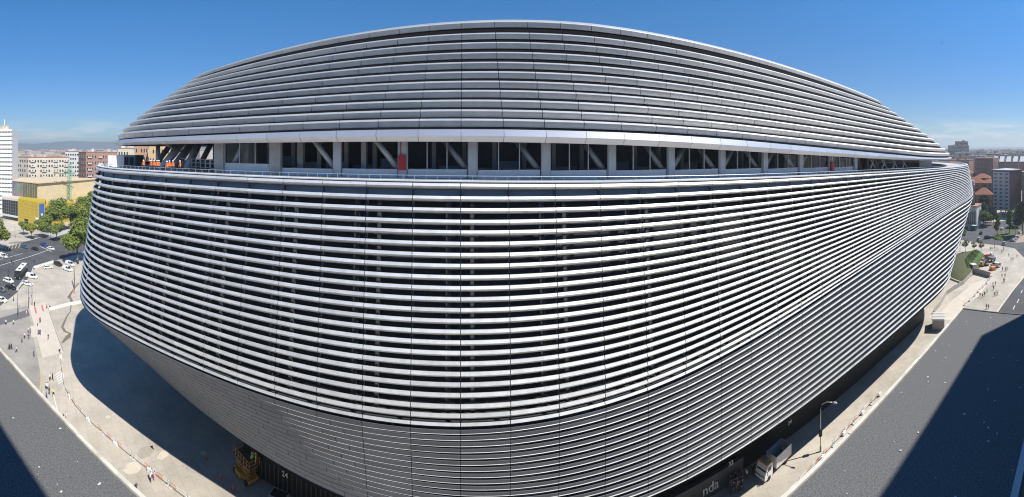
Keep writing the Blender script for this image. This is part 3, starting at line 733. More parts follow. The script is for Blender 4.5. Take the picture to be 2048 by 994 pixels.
def car_kit(kind):
    """body, glazing, lamps and wheel meshes of one vehicle shape, nose towards +x"""
    prof = {'car': ([(-2.08, .30), (-2.16, .62), (-2.08, .93), (-1.7, .98), (.85, .97), (1.80, .82), (2.10, .64), (2.12, .30)], (-1.95, 1.05, -1.35, .30, 1.46), .87, 1.30),
            'van': ([(-2.4, .32), (-2.45, .8), (-2.42, 1.15), (1.3, 1.15), (2.1, 1.0), (2.42, .75), (2.42, .32)], (-2.40, 1.45, -2.30, .75, 1.95), .93, 1.55),
            'suv': ([(-2.15, .38), (-2.22, .75), (-2.15, 1.08), (.95, 1.08), (1.95, .97), (2.18, .75), (2.18, .38)], (-2.1, 1.15, -1.85, .40, 1.70), .92, 1.35)}[kind]
    poly, (xa, xb, ra, rb, zr), hw, wb = prof
    b = MB(); n = len(poly)
    loops = [[Vector((x, y * k, z if k == 1 else z * .98 + .01)) for x, z in poly] for y, k in ((-hw, .94), (-hw * .94, 1), (hw * .94, 1), (hw, .94))]
    loops = [[Vector((x, s * hw, .3 + (z - .3) * k)) for x, z in poly] for s, k in ((-1, .82), (-.93, 1), (.93, 1), (1, .82))]
    b.strip(loops, closed=True, caps=True)
    zb = max(z for _, z in poly) - .02; rw = hw * .74
    b.add([(ra, -rw, zr), (rb, -rw, zr), (rb, rw, zr), (ra, rw, zr), (ra, -rw, zr - .05), (rb, -rw, zr - .05), (rb, rw, zr - .05), (ra, rw, zr - .05)], [(0, 1, 2, 3), (0, 4, 5, 1), (1, 5, 6, 2), (2, 6, 7, 3), (3, 7, 4, 0)])
    for s in (-1, 1):                         # pillars
        for (p, q) in ((xa, ra), ((xa + xb) / 2 - .1, (ra + rb) / 2 - .15), (xb, rb)):
            b.tube([(p, s * hw * .90, zb), (q, s * rw * 1.01, zr - .02)], .05, 4)
        if kind == 'van': b.add([(xa + .05, s * (hw * .92), zb), (xa + 2.1, s * (hw * .92), zb), (ra + 2.0, s * (rw + .02), zr - .03), (ra + .05, s * (rw + .02), zr - .03)], [(0, 1, 2, 3)])
    g = MB()
    g.strip([[Vector((xa, -hw * .9, zb)), Vector((xb, -hw * .9, zb)), Vector((xb, hw * .9, zb)), Vector((xa, hw * .9, zb))], [Vector((ra, -rw, zr - .04)), Vector((rb, -rw, zr - .04)), Vector((rb, rw, zr - .04)), Vector((ra, rw, zr - .04))]], closed=True)
    w = MB(); w.tube([(0, -.11, 0), (0, .11, 0)], .33, 14); r = MB(); r.tube([(0, -.12, 0), (0, .12, 0)], .20, 10)
    hl = MB(); hl.box(-.04, .03, -.16, .16, -.08, .07)
    glass = mat('car glass', (.02, .022, .026), .08, spec=.8)
    return dict(body=b.mesh('body', mat('paint', (.5, .5, .5))), windows=g.mesh('windows', glass), wheel=w.mesh('wheel', mat('tyre', (.02, .02, .02), .85)),
                rim=r.mesh('rim', mat('alloy', (.45, .45, .46), .35, metal=.8)), lamp=hl.mesh('headlight', mat('lamp glass', (.75, .75, .72), .2)), tail=hl.mesh('tail_light', mat('tail lamp', (.35, .02, .02), .3)),
                wb=wb, hw=hw, x=max(p[0] for p in poly), z=.72 if kind == 'car' else .85)
KITS = {k: car_kit(k) for k in ('car', 'van', 'suv')}
def paint(c):
    return mat('paint %.2f %.2f %.2f' % c, c, .25, spec=.6)
def car(kind, x, y, rz, col, label, cat='car', loc=None):
    k = KITS[kind]; e = empty({'car': 'parked_car', 'van': 'delivery_van', 'suv': 'estate_car'}[kind], loc if loc else G(x, y, .015), label, cat, 'vehicles around the stadium', rz)
    o = put('body', k['body']); o.parent = e; o.material_slots[0].link = 'OBJECT'; o.material_slots[0].material = paint(col)
    put('windows', k['windows']).parent = e
    for sx in (-1, 1):
        for sy in (-1, 1):
            w = put('wheel', k['wheel']); w.parent = e; w.location = (sx * k['wb'], sy * (k['hw'] - .1), .33)
            r = put('rim', k['rim']); r.parent = w
    for s in (-1, 1):
        h = put('headlight', k['lamp']); h.parent = e; h.location = (k['x'] - .05, s * k['hw'] * .66, k['z'] - .08)
        h = put('tail_light', k['tail']); h.parent = e; h.location = (-k['x'] - .02, s * k['hw'] * .7, k['z'])
    return e

M_BARK = mat('bark', (.12, .09, .065), .95, var=.2, scale=3)
def leaf_mat(name, c):
    m = mat(name, c, .7, var=.45, scale=1.3, spec=.25)
    return m
def tree_mesh(seed, h, cr, nleaf, leaf, trunk_h, conic=0.0, flat=1.0):
    rnd = random.Random(seed); t = MB(); c = MB()
    lean = Vector((rnd.uniform(-.3, .3), rnd.uniform(-.3, .3), 0)); top = Vector((0, 0, trunk_h)) + lean
    t.tube([(0, 0, -.1), tuple(lean * .4 + Vector((0, 0, trunk_h * .5))), tuple(top)], [.035 * h * .6, .028 * h * .6, .022 * h * .6], 8)
    cz = trunk_h + (h - trunk_h) * .48; clumps = []
    for i in range(9 if not conic else 6):
        a = i * 2.4 + rnd.uniform(-.4, .4); rr = cr * rnd.uniform(.4, .75); z = cz + (h - trunk_h) * rnd.uniform(-.28, .32)
        if conic: rr *= max(.15, 1 - (z - trunk_h) / (h - trunk_h))
        e = Vector((math.cos(a) * rr, math.sin(a) * rr, z)); mid = top.lerp(e, .5) + Vector((0, 0, .1 * h * .3))
        t.tube([top - Vector((0, 0, .2)), mid, e], [.016 * h * .6, .010 * h * .6, .004 * h * .6], 5)
        clumps.append((e, cr * rnd.uniform(.38, .55)))
    clumps.append((Vector((0, 0, h - cr * .45)), cr * .5)); clumps.append((Vector((0, 0, cz)), cr * .6))
    for i in range(nleaf):
        p0, r0 = rnd.choice(clumps)
        d = Vector((rnd.gauss(0, 1), rnd.gauss(0, 1), rnd.gauss(0, 1))).normalized() * r0 * (rnd.random() ** .45) * rnd.uniform(.8, 1.12)
        d.z *= .8 * flat; p = p0 + d
        nn = (d.normalized() + Vector((rnd.gauss(0, .6), rnd.gauss(0, .6), rnd.gauss(.3, .6)))).normalized()
        a = nn.orthogonal().normalized(); b = nn.cross(a); q = rnd.uniform(0, 3.14); a, b = a * math.cos(q) + b * math.sin(q), b * math.cos(q) - a * math.sin(q)
        s = leaf * rnd.uniform(.6, 1.3)
        c.add([p - a * s, p + b * s * .55, p + a * s, p - b * s * .55], [(0, 1, 2, 3)], 0)
    return t, c
def tree_kit(name, *a, col):
    t, c = tree_mesh(*a[:6], **a[6]) if len(a) > 6 else tree_mesh(*a)
    return t.mesh('trunk', M_BARK, smooth=True), c.mesh('crown', leaf_mat('leaves ' + name, col))
TREES = {'plane': tree_kit('plane', 1, 11, 4.6, 5200, .34, 3.6, col=(.165, .215, .045)), 'plane2': tree_kit('plane', 2, 10, 4.0, 4200, .34, 3.4, col=(.165, .215, .045)),
         'lime': tree_kit('lime', 3, 9, 3.4, 3400, .30, 3.0, col=(.23, .25, .04)), 'cypress': tree_kit('cypress', 4, 11, 2.6, 3600, .28, 1.4, {'conic': 1.0}, col=(.10, .17, .03)),
         'dark': tree_kit('dark evergreen', 5, 12, 4.2, 4200, .36, 2.5, {'conic': .5}, col=(.03, .05, .022)), 'sapling': tree_kit('sapling', 6, 5, 1.6, 420, .2, 2.0, col=(.10, .12, .04))}
def tree(kind, loc, sc, label, group, rz=None):
    e = empty('tree', loc, label, 'tree', group, random.uniform(0, 6.28) if rz is None else rz); e.scale = (sc,) * 3
    for nm, me in zip(('trunk', 'crown'), TREES[kind]): put(nm, me).parent = e
    return e

# ------------------------------------------------------------------ buildings
M_PANE = mat('window glass', (.035, .042, .052), .12, spec=.7)
M_FRAME = mat('window frame', (.55, .55, .53), .6)
def hexbox(mb, a, b, depth, z0, z1, mi=0):
    a, b = Vector(a).xy, Vector(b).xy; d = (b - a); n = Vector((-d.y, d.x)).normalized()
    if n.dot(a) < 0: n = -n
    c, e = b + n * depth, a + n * depth
    P = [(p.x, p.y, z) for z in (z0, z1) for p in (a, b, c, e)]
    mb.add(P, [(0, 3, 2, 1), (4, 5, 6, 7), (0, 1, 5, 4), (1, 2, 6, 5), (2, 3, 7, 6), (3, 0, 4, 7)], mi)
    return n
def window_grid(parent, a, b, z0, z1, cols, rows, w=.55, h=.5, skip=0.0, frame=True, pane=M_PANE, name='window', rnd=None):
    """Windows on the face a->b seen from outside; each is a frame with a pane set into it."""
    a, b = Vector((a[0], a[1], 0)), Vector((b[0], b[1], 0)); d = b - a; L = d.length; d.normalize()
    out = Vector((d.y, -d.x, 0)); out = out if out.dot(-a) > 0 or True else -out
    if out.dot(Vector((0, 0, 0)) - (a + b) / 2) < 0: out = -out
    cw, ch = L / cols, (z1 - z0) / rows; ww, hh = cw * w, ch * h
    ang = math.atan2(d.y, d.x)
    f = MB(); f.box(-ww / 2 - .12, ww / 2 + .12, -.10, .10, -hh / 2 - .12, hh / 2 + .12); fm = f.mesh(name, M_FRAME)
    p = MB(); p.box(-ww / 2, ww / 2, -.14, .14, -hh / 2, hh / 2); pm = p.mesh('pane', pane)
    for i in range(cols):
        for j in range(rows):
            if rnd and rnd.random() < skip: continue
            c = a + d * cw * (i + .5) + Vector((0, 0, z0 + ch * (j + .5)))
            if frame:
                o = put(name, fm); o.parent = parent; o.location = c - parent.location; o.rotation_euler.z = ang
                q = put('pane', pm); q.parent = o
            else:
                o = put(name, pm); o.parent = parent; o.location = c - parent.location; o.rotation_euler.z = ang
GP = lambda x, r: Vector((math.sin((x - X0) / F) * r, math.cos((x - X0) / F) * r, 0))
ZT = lambda y, r: CAMZ - (y - Y0) / F * r
rb = random.Random(11)
# white tower with long balcony bands
a, b = GP(-70, 322), GP(24, 308); zt = ZT(259, 312)
e = empty('apartment_tower', (a + b) / 2, 'tall white tower with dark window strips at every floor, cut by the frame', 'building')
mb = MB(); n = hexbox(mb, a, b, 16, 0, zt); mb.build('wall', mat('white render', (.78, .78, .76), .8, var=.05, scale=.2), e)
nf = 19
for k in range(nf):
    z = zt - 2.6 - k * (zt - 4) / nf
    mb = MB(); hexbox(mb, a - Vector((*n, 0)) * .06, b - Vector((*n, 0)) * .06, .3, z, z + 1.05); mb.build('window_strip', M_PANE, e)
    for q in range(16):
        c = a.lerp(b, (q + .5) / 16) - Vector((*n, 0)) * .12; ang = math.atan2((b - a).y, (b - a).x)
        if q >= 8:
            mb = MB(); mb.obox(c, ang, .5, .2, z, z + 1.05); mb.build('window_pier', M_FRAME, e)
mb = MB(); mb.obox(GP(8, 318), 0, 6, 5, zt, zt + 3); mb.build('roof_house', mat('cream render', (.6, .52, .36), .85), e)
mb = MB(); mb.tube([(*GP(9, 314).xy, zt + 3), (*GP(9, 314).xy, zt + 8)], .35, 6); mb.build('mast', M_WHITE, e)
# cream apartment block: short receding face and long face
def apartment(label, xs, rs, yt, m, cols, rows, name='apartment_block', depth=14, zb=0.0, parapet=True, w=.5, h=.45, balc=(), group=None):
    P = [GP(x, r) for x, r in zip(xs, rs)]; zt = ZT(yt, rs[1] if len(rs) > 2 else rs[0])
    e = empty(name, (P[0] + P[-1]) / 2, label, 'building', group)
    mb = MB()
    poly = [p.xy for p in P] + [(P[-1] + GP(xs[-1], depth)).xy, (P[0] + GP(xs[0], depth)).xy]
    mb.prism([tuple(p) for p in poly], zb, zt); mb.build('wall', m, e)
    for i in range(len(P) - 1):
        window_grid(e, P[i], P[i + 1], zb + (zt - zb) * .04, zt - 1.2, cols[i], rows, w, h, .12, rnd=rb)
        for bx in balc[i] if i < len(balc) else ():
            c = P[i].lerp(P[i + 1], bx); d = (P[i + 1] - P[i]); ang = math.atan2(d.y, d.x); L = d.length / cols[i] * 1.6; fh = (zt - 1.2 - zb) / rows
            for j in range(rows):
                mb = MB(); z = zb + (zt - zb) * .04 + fh * j; mb.obox((c - Vector((c.x, c.y, 0)).normalized() * .6), ang, L, 1.2, z + .1, z + 1.15); mb.build('balcony', M_FRAME, e)
    if parapet:
        mb = MB(); mb.prism([tuple(Vector(p) * .999) for p in poly], zt, zt + .5); mb.build('parapet', mat('terracotta coping', (.42, .22, .15), .8, var=.1), e)
        for k in range(3):
            c = (P[0].lerp(P[-1], rb.uniform(.15, .85))) * 1.012; mb = MB(); mb.obox(c, rb.uniform(0, 1), rb.uniform(2, 5), 3, zt + .5, zt + rb.uniform(2, 3.4)); mb.build('roof_house', M_FRAME, e)
    return e
M_CREAM = mat('cream facade', (.62, .55, .45), .85, var=.08, scale=.2); M_BRK = mat('red brick facade', (.36, .20, .15), .85, var=.12, scale=.5)
M_GREYF = mat('pale grey facade', (.55, .56, .55), .8, var=.06, scale=.2); M_BROWN = mat('brown brick facade', (.15, .075, .055), .85, var=.15, scale=.4)
apartment('cream apartment block with stacked balconies behind the mural hall', (26, 57, 139), (400, 372, 380), 315, M_CREAM, (7, 15), 9, balc=((), (.1, .38, .66, .92)))
apartment('pale grey glazed block between the cream and the red brick apartment blocks', (130, 158), (440, 440), 303, M_GREYF, (6,), 10, w=.6, h=.4)
apartment('red brick apartment block with white balconies left of the stadium', (157, 172, 235), (395, 372, 385), 305, M_BRK, (4, 12), 8, balc=((), (.12, .45, .8)))
# orange-tan buildings seen through the terrace slot
apartment('tan brick block seen through the open terrace corner', (270, 296), (300, 305), 289, mat('tan brick', (.45, .27, .16), .85, var=.1), (5,), 8, depth=10)
apartment('pale block seen under the dome edge beside the raking tubes', (236, 268), (330, 325), 297, M_CREAM, (6,), 8, depth=10)
apartment('ochre block glimpsed between the raking tubes', (298, 345), (290, 292), 291, mat('ochre render', (.55, .36, .18), .85, var=.1), (8,), 8, depth=10)

# congress hall: mural box on a slab, dark glass front, cream flank, yellow netted wing
e = empty('congress_hall', GP(60, 300), 'congress hall under renovation with patterned mural, dark glass front and yellow netting', 'building')
z0, z1 = ZT(393, 300), ZT(363, 305)
A, B_, C_ = GP(9, 318), GP(75, 288), GP(200, 330)
M_CRF = mat('cream stone', (.66, .55, .36), .85, var=.07, scale=.3); M_YEL = mat('yellow debris netting', (.55, .38, .02), .8, col2=(.42, .33, .03), scale=.5, bump=.2, bscale=2)
mb = MB(); mb.prism([tuple(p.xy) for p in (A, B_, C_, GP(120, 345), GP(10, 335))], 6, z1); mb.build('wall', M_CRF, e)
mb = MB(); mb.prism([tuple(p.xy) for p in (A * .996, B_ * .993, C_ * .996, GP(120, 346), GP(9, 337))], z1, z1 + .6); mb.build('roof_edge', mat('tan roof edge', (.62, .50, .33), .85, var=.1), e)
mu = bpy.data.materials.new('mosaic mural'); mu.use_nodes = True
nn, ll = mu.node_tree.nodes, mu.node_tree.links
vz = nn.new('ShaderNodeTexVoronoi'); vz.inputs['Scale'].default_value = .16
hs = nn.new('ShaderNodeMix'); hs.data_type = 'RGBA'; hs.inputs['Factor'].default_value = .86; hs.inputs['B'].default_value = (.17, .16, .15, 1)
tcm = nn.new('ShaderNodeTexCoord'); ll.new(tcm.outputs['Object'], vz.inputs['Vector']); ll.new(vz.outputs['Color'], hs.inputs['A']); ll.new(hs.outputs['Result'], nn['Principled BSDF'].inputs['Base Color'])
D_ = A.lerp(B_, .58)
def facewall(name, p, q, off, z0_, z1_, m, th=.4):
    mb = MB(); d = (q - p).normalized(); n_ = Vector((d.y, -d.x, 0))
    if n_.dot(p) > 0: n_ = -n_
    pp, qq = p + n_ * off, q + n_ * off
    hexbox(mb, pp, qq, th, z0_, z1_); return mb.build(name, m, e)
facewall('mural', A, D_, .6, z0 + .5, z1 - .3, mu)
facewall('scaffold_sheet', D_, B_, .8, z0 - 1, z1 - .5, mat('scaffold mesh', (.20, .19, .06), .85, col2=(.10, .10, .09), scale=.6))
for k in range(6):
    p = D_.lerp(B_, (k + .5) / 6); d = (B_ - A).normalized(); p = p + Vector((d.y, -d.x, 0)) * (1.4 if Vector((d.y, -d.x, 0)).dot(p) < 0 else -1.4)
    mb = MB(); mb.tube([(p.x, p.y, z0 - 1), (p.x, p.y, z1)], .09, 5); mb.build('scaffold_pole', M_RAIL, e)
mb = MB(); mb.prism([tuple(p.xy) for p in (GP(4, 300), GP(72, 276), GP(76, 292), GP(6, 318))], z0 - 2, z0 - .3); mb.build('entrance_slab', mat('pale slab', (.55, .50, .42), .85, var=.06), e)
F0, F1 = GP(4, 301), GP(40, 286)
facewall('glass_front', F0, F1, -.4, 3.2, z0 - 2, mat('dark curtain wall', (.03, .034, .04), .15, spec=.6))
for k in range(9):
    p = F0.lerp(F1, k / 8) * .9985; mb = MB(); mb.obox(p, 0, .18, .18, 3.2, z0 - 2); mb.build('mullion', M_POST, e)
for k in range(4):
    zz = 3.2 + (z0 - 5.2) * (k + 1) / 5; facewall('transom', F0, F1, .1, zz, zz + .16, M_POST, .15)
facewall('canopy', F0, F1, 3, 2.6, 3.4, M_GREYF, 3)
Y0_, Y1_, Y2_ = GP(36, 285), GP(90, 268), GP(200, 310)
mb = MB(); mb.prism([tuple(p.xy) for p in (Y0_, GP(76, 266), Y1_, GP(92, 282), GP(42, 298))], 0, ZT(401, 275)); mb.build('netted_wing', M_YEL, e)
for k in range(7):
    zz = 1.5 + k * 2; facewall('net_lift', Y0_, GP(76, 266), .12, zz, zz + .12, M_CRF, .1)
facewall('doorway', GP(47, 280), GP(57, 275), .3, 0, 3.2, M_BLACK, .3)
facewall('blue_banner', GP(78, 266.6), GP(88, 268), .4, .8, ZT(407, 268), mat('blue banner', (.05, .12, .42), .7), .15)
facewall('white_banner', GP(71.5, 267.4), GP(77.5, 266), .4, .5, 6, M_WHITE, .15)
mb = MB(); c = GP(84, 266.3); mb.tube([(c.x, c.y, 6.6), (c.x, c.y + .01, 8.6)], .65, 10); mb.build('banner_emblem', M_WHITE, e)
mb = MB(); mb.prism([tuple(p.xy) for p in (Y1_, Y2_, GP(200, 330), GP(92, 290))], 0, ZT(406, 285)); mb.build('long_wing', M_YEL, e)
for k in range(4): facewall('net_lift', Y1_, Y2_, .12, 2 + k * 3, 2.5 + k * 3, mat('tan sheet', (.58, .40, .16), .85), .1)
M_RUB = mat('red brick rubble', (.40, .16, .10), .9, var=.2, scale=1)
for k in range(34):
    x = rb.uniform(78, 185); r = rb.uniform(285, 300); c = GP(x, r); zz = ZT(406, 285)
    mb = MB(); mb.obox(c, rb.uniform(0, 3), rb.uniform(1, 6), rb.uniform(.6, 2), zz, zz + rb.uniform(.4, 1.6)); mb.build('roof_materials', rb.choice([M_RUB, M_RUB, M_GREYF, M_CRF, M_POST]), e)
# green tower crane behind the hall
cr = GP(139, 296); e = empty('tower_crane', cr, 'green lattice tower crane standing on the hall roof', 'crane')
M_GRN = mat('green crane paint', (.05, .30, .17), .5)
mb = MB(); zc = ZT(402, 296); zt = ZT(326, 296)
for sx in (-1, 1):
    for sy in (-1, 1): mb.tube([(cr.x + sx * .9, cr.y + sy * .9, zc), (cr.x + sx * .9, cr.y + sy * .9, zt)], .16, 4)
for k in range(14):
    z = zc + (zt - zc) * k / 14; h = (zt - zc) / 14; s = 1 if k % 2 else -1
    for sy in (-1, 1): mb.tube([(cr.x - s * .9, cr.y + sy * .9, z), (cr.x + s * .9, cr.y + sy * .9, z + h)], .09, 4)
    for sx in (-1, 1): mb.tube([(cr.x + sx * .9, cr.y - s * .9, z), (cr.x + sx * .9, cr.y + s * .9, z + h)], .09, 4)
mb.build('mast', M_GRN, e)
mb = MB(); mb.box(cr.x - 1.1, cr.x + 1.1, cr.y - 1.1, cr.y + 1.1, 0, zc); mb.build('base', M_POST, e)
zj = ZT(347, 296); mb = MB(); q0, q1 = GP(107, 292), GP(150, 300); mb.tube([(q0.x, q0.y, zj), (q1.x, q1.y, zj)], .25, 4); mb.tube([(q0.x, q0.y, zj), (cr.x, cr.y, zj + 2.5), (q1.x, q1.y, zj)], .1, 4); mb.build('jib', M_GRN, e)
mb = MB(); c = GP(112, 293); mb.obox(c, 0, 3, 1, zj - .2, zj + .9); mb.build('counterweight', mat('yellow block', (.65, .45, .05), .6), e)

# right-hand side
def tiled_house(label, x0, x1, r, ye, yr, m, dep=14, name='villa'):
    a, b = GP(x0, r), GP(x1, r); ze, zr = ZT(ye, r), ZT(yr, r); e = empty(name, (a + b) / 2, label, 'house', 'tile roofed houses beyond the roundabout')
    mb = MB(); n = hexbox(mb, a, b, dep, 0, ze); mb.build('wall', m, e); n3 = Vector((*n, 0)); d = (b - a).normalized()
    o_ = .8; P = [a - d * o_ - n3 * o_, b + d * o_ - n3 * o_, b + d * o_ + n3 * (dep + o_), a - d * o_ + n3 * (dep + o_)]
    R0, R1 = a + n3 * dep / 2 + d * dep * .35, b + n3 * dep / 2 - d * dep * .35
    V = [(p.x, p.y, ze) for p in P] + [(R0.x, R0.y, zr), (R1.x, R1.y, zr)]
    mb = MB(); mb.add(V, [(0, 1, 5, 4), (1, 2, 5), (2, 3, 4, 5), (3, 0, 4), (3, 2, 1, 0)]); mb.build('roof', mat('clay tiles', (.27, .105, .06), .85, var=.18, scale=.9, bump=.4, bscale=3), e)
    cols = max(2, int((b - a).length / 3.2)); window_grid(e, a, b, max(.5, ze - 6.5), ze - .6, cols, 2, .4, .55)
    return e
e = empty('apartment_tower', GP(2005, 308), 'slab tower with pale grey windowed face and brown brick side near the roundabout', 'building')
ta, tb, tc_ = GP(1983.5, 312), GP(2021, 306), GP(2043, 318); zt = ZT(341, 308)
mb = MB(); mb.prism([tuple(p.xy) for p in (ta, tb, tc_, GP(2012, 332))], 4.2, zt); mb.build('brick_wall', M_BROWN, e)
w0, w1 = ta.lerp(tb, .06) * .9985, ta.lerp(tb, .94) * .9985
mb = MB(); hexbox(mb, w0, w1, .3, 4.4, zt - 1.0); mb.build('pale_face', mat('grey panel face', (.46, .47, .50), .8, var=.05, scale=.3), e)
window_grid(e, w0 * .9998, w1 * .9998, 4.8, zt - 1.4, 3, 10, .52, .42)
for k in range(10):
    z = 4.8 + (zt - 6.2) * k / 10; mb = MB(); hexbox(mb, w0 * .9996, w1 * .9996, .1, z, z + .1); mb.build('floor_line', M_FRAME, e)
for k in range(5):
    c = ta.lerp(tb, k / 4) * 1.004; mb = MB(); mb.obox(c, 0, .8, .8, 0, 4.2); mb.build('piloti', M_GREYF, e)
mb = MB(); mb.prism([tuple((p * .999).xy) for p in (ta, tb, tc_, GP(2012, 333))], zt, zt + .6); mb.build('parapet', M_GREYF, e)
for k in range(4):
    c = ta.lerp(tc_, .2 + k * .2) * 1.02; mb = MB(); mb.tube([(c.x, c.y, zt), (c.x, c.y, zt + rb.uniform(1.5, 3.5))], .15, 5); mb.build('vent_pipe', M_POST, e)
# balcony block cut by the right edge
apartment('balcony block cut by the right edge behind the slab tower', (2044, 2090), (318, 300), 345, M_CREAM, (6,), 10, depth=16, balc=((.2, .6),))
apartment('dark brown brick block behind the tiled houses', (1951, 1986, 1996), (452, 440, 462), 317, M_BROWN, (6, 3), 7, w=.3, h=.35)
# saw-tooth studio roofs
for k in range(5):
    x = 1984 + k * 13.5; e = empty('sawtooth_house', GP(x + 6, 500), f'terraced studio with white sloping rooflight, {ORD[k]} from the left in the row', 'building', 'row of sawtooth studios')
    a, b = GP(x, 500), GP(x + 12.5, 500); z = ZT(336, 500); zt = ZT(313, 500)
    mb = MB(); n = hexbox(mb, a, b, 14, 0, z + 8); mb.build('wall', M_BROWN, e); n3 = Vector((*n, 0))
    p0, p1 = a.lerp(b, .05), a.lerp(b, .95); mb = MB(); zz = z + 8
    mb.add([(*(p0 - n3 * .5).xy, zz), (*(p0.lerp(p1, .9) - n3 * .5).xy, zz), (*(p1 + n3 * 12).xy, zt), (*(p0.lerp(p1, .2) + n3 * 12).xy, zt)], [(0, 1, 2, 3)]); mb.build('rooflight', mat('white roof sheet', (.6, .62, .64), .5), e)
    mb = MB(); hexbox(mb, p0 + n3 * 12, p1 + n3 * 12, 2, zz, zt); mb.build('gable', M_BLACK, e)
    window_grid(e, a, b, z, z + 7, 4, 2, .5, .5)
tiled_house('low house with orange tiles just behind the stadium rim', 1890, 1923, 330, 331, 322, mat('sand render', (.5, .38, .22), .85))
tiled_house('small tiled house beside the dark conifer', 1922, 1945, 350, 346, 339, M_CREAM)
tiled_house('tiled house in front of the dark brick block', 1950, 1981, 345, 356, 348, mat('ochre wall', (.30, .18, .07), .85))
tiled_house('large double tiled house left of the slab tower', 1930, 1968, 318, 366, 355, mat('ochre wall', (.30, .18, .07), .85))
tiled_house('tiled house half hidden behind the slab tower', 1966, 1992, 330, 366, 358, M_CREAM)
tiled_house('ochre house with tiled roof above the dark trees', 1951, 1984, 290, 389, 377, mat('ochre wall', (.30, .18, .07), .85))
apartment('narrow brick block touching the stadium silhouette', (1926, 1950), (268, 262), 370, M_BRK, (4,), 6, depth=10)
e = empty('low_shop_building', GP(1935, 262), 'low flat shop building in shade below the narrow brick block', 'building')
mb = MB(); hexbox(mb, GP(1912, 262), GP(1953, 258), 12, 0, ZT(413, 260)); mb.build('wall', M_GREYF, e)
mb = MB(); hexbox(mb, GP(1911, 261), GP(1954, 257), 13, ZT(413, 260), ZT(411, 260)); mb.build('roof', mat('red roof membrane', (.40, .22, .16), .9, var=.15), e)
window_grid(e, GP(1914, 261.6), GP(1951, 257.7), .4, ZT(415, 260), 9, 1, .7, .6)
apartment('grey hillside block with stepped top on the right skyline', (1896, 1915, 1938), (820, 800, 815), 291, mat('grey stone facade', (.27, .25, .23), .85, var=.1), (5, 6), 8)
apartment('stepped upper storeys of the grey hillside block', (1910, 1936), (835, 835), 283, mat('grey stone facade', (.27, .25, .23), .85, var=.1), (6,), 9)

# ------------------------------------------------------------------ the city beyond
CITY_COL = [(.62, .57, .50), (.66, .64, .60), (.50, .42, .34), (.40, .22, .15), (.58, .50, .40), (.70, .69, .67), (.45, .40, .36)]
CITY_NAME = ['cream', 'white', 'tan', 'brick red', 'sandy', 'bright white', 'grey']
CM = []
for i, c in enumerate(CITY_COL):
    m = mat('city facade %d' % i, c, .85); n_, l_ = m.node_tree.nodes, m.node_tree.links
    bt = n_.new('ShaderNodeTexBrick'); bt.offset = 0; bt.inputs['Scale'].default_value = 1; bt.inputs['Brick Width'].default_value = 2.8; bt.inputs['Row Height'].default_value = 3.1; bt.inputs['Mortar Size'].default_value = .75
    bt.inputs['Color1'].default_value = (.06, .06, .065, 1); bt.inputs['Color2'].default_value = (.10, .09, .085, 1); bt.inputs['Mortar'].default_value = (*c, 1)
    g_ = n_.new('ShaderNodeNewGeometry'); sp = n_.new('ShaderNodeSeparateXYZ'); ad = n_.new('ShaderNodeMath'); cb = n_.new('ShaderNodeCombineXYZ')
    l_.new(g_.outputs['Position'], sp.inputs[0]); l_.new(sp.outputs[0], ad.inputs[0]); l_.new(sp.outputs[1], ad.inputs[1]); l_.new(ad.outputs[0], cb.inputs[0]); l_.new(sp.outputs[2], cb.inputs[1])
    l_.new(cb.outputs[0], bt.inputs['Vector']); l_.new(bt.outputs['Color'], n_['Principled BSDF'].inputs['Base Color'])
    CM.append(m)
M_RF = [mat('flat roof grey', (.42, .39, .35), .9, var=.1), mat('roof tile red', (.38, .18, .11), .9, var=.15), mat('roof pale', (.55, .53, .5), .9)]
def city_box(mb, c, w, d, h, ang, roof, m0, mr):
    mb.obox(c, ang, w, d, 0, h, m0)
    mb.obox(c, ang, w + .8, d + .8, h, h + .9, mr)
    for k in range(rb.randint(1, 3)):
        o = Vector((rb.uniform(-.35, .35) * w, rb.uniform(-.3, .3) * d)); p = (c[0] + o.x, c[1] + o.y)
        mb.obox(p, ang, rb.uniform(2, 5), rb.uniform(2, 4), h + .9, h + rb.uniform(2, 4.5), m0)
spots = []
for (xa, xb, ra, rbb, nb) in ((18, 330, 470, 1500, 125), (1890, 2060, 560, 1300, 44)):
    for k in range(nb):
        x = rb.uniform(xa, xb); r = ra * (rbb / ra) ** rb.random(); spots.append((x, r))
spots.sort()
nl = nr = 0
for x, r in spots:
    left = x < 1000; i = rb.randrange(7) if left else rb.choice([2, 3, 6, 6, 0]); j = rb.randrange(3)
    h = ZT(rb.uniform(303, 318) if r > 700 else rb.uniform(312, 330), r); h = max(12, min(h, 45 if left else 44))
    if left: nl += 1
    else: nr += 1
    lab = f"{CITY_NAME[i]} city block with {['grey', 'red', 'pale'][j]} roof, {ORD[(nl if left else nr) - 1]} from the left {'beyond the hall' if left else 'on the right skyline'}"
    c = GP(x, r); mb = MB(); e = empty('city_building', c, lab, 'building', 'blocks of the far city')
    w, d, ang = rb.uniform(18, 46), rb.uniform(12, 18), rb.uniform(-.6, .6) + math.atan2(-c.x, c.y)
    q = MB(); q.obox(c, ang, w, d, 0, h); q.build('wall', CM[i], e)
    q = MB(); q.obox(c, ang, w + .8, d + .8, h, h + .9); q.build('roof', M_RF[j], e)
    for k in range(rb.randint(1, 3)):
        o = Vector((rb.uniform(-.35, .35) * w, rb.uniform(-.3, .3) * d)); q = MB(); q.obox((c.x + o.x * math.cos(ang) - o.y * math.sin(ang), c.y + o.x * math.sin(ang) + o.y * math.cos(ang)), ang, rb.uniform(2, 5), rb.uniform(2, 4), h + .9, h + rb.uniform(2, 4)); q.build('roof_house', CM[i], e)
mb = MB()
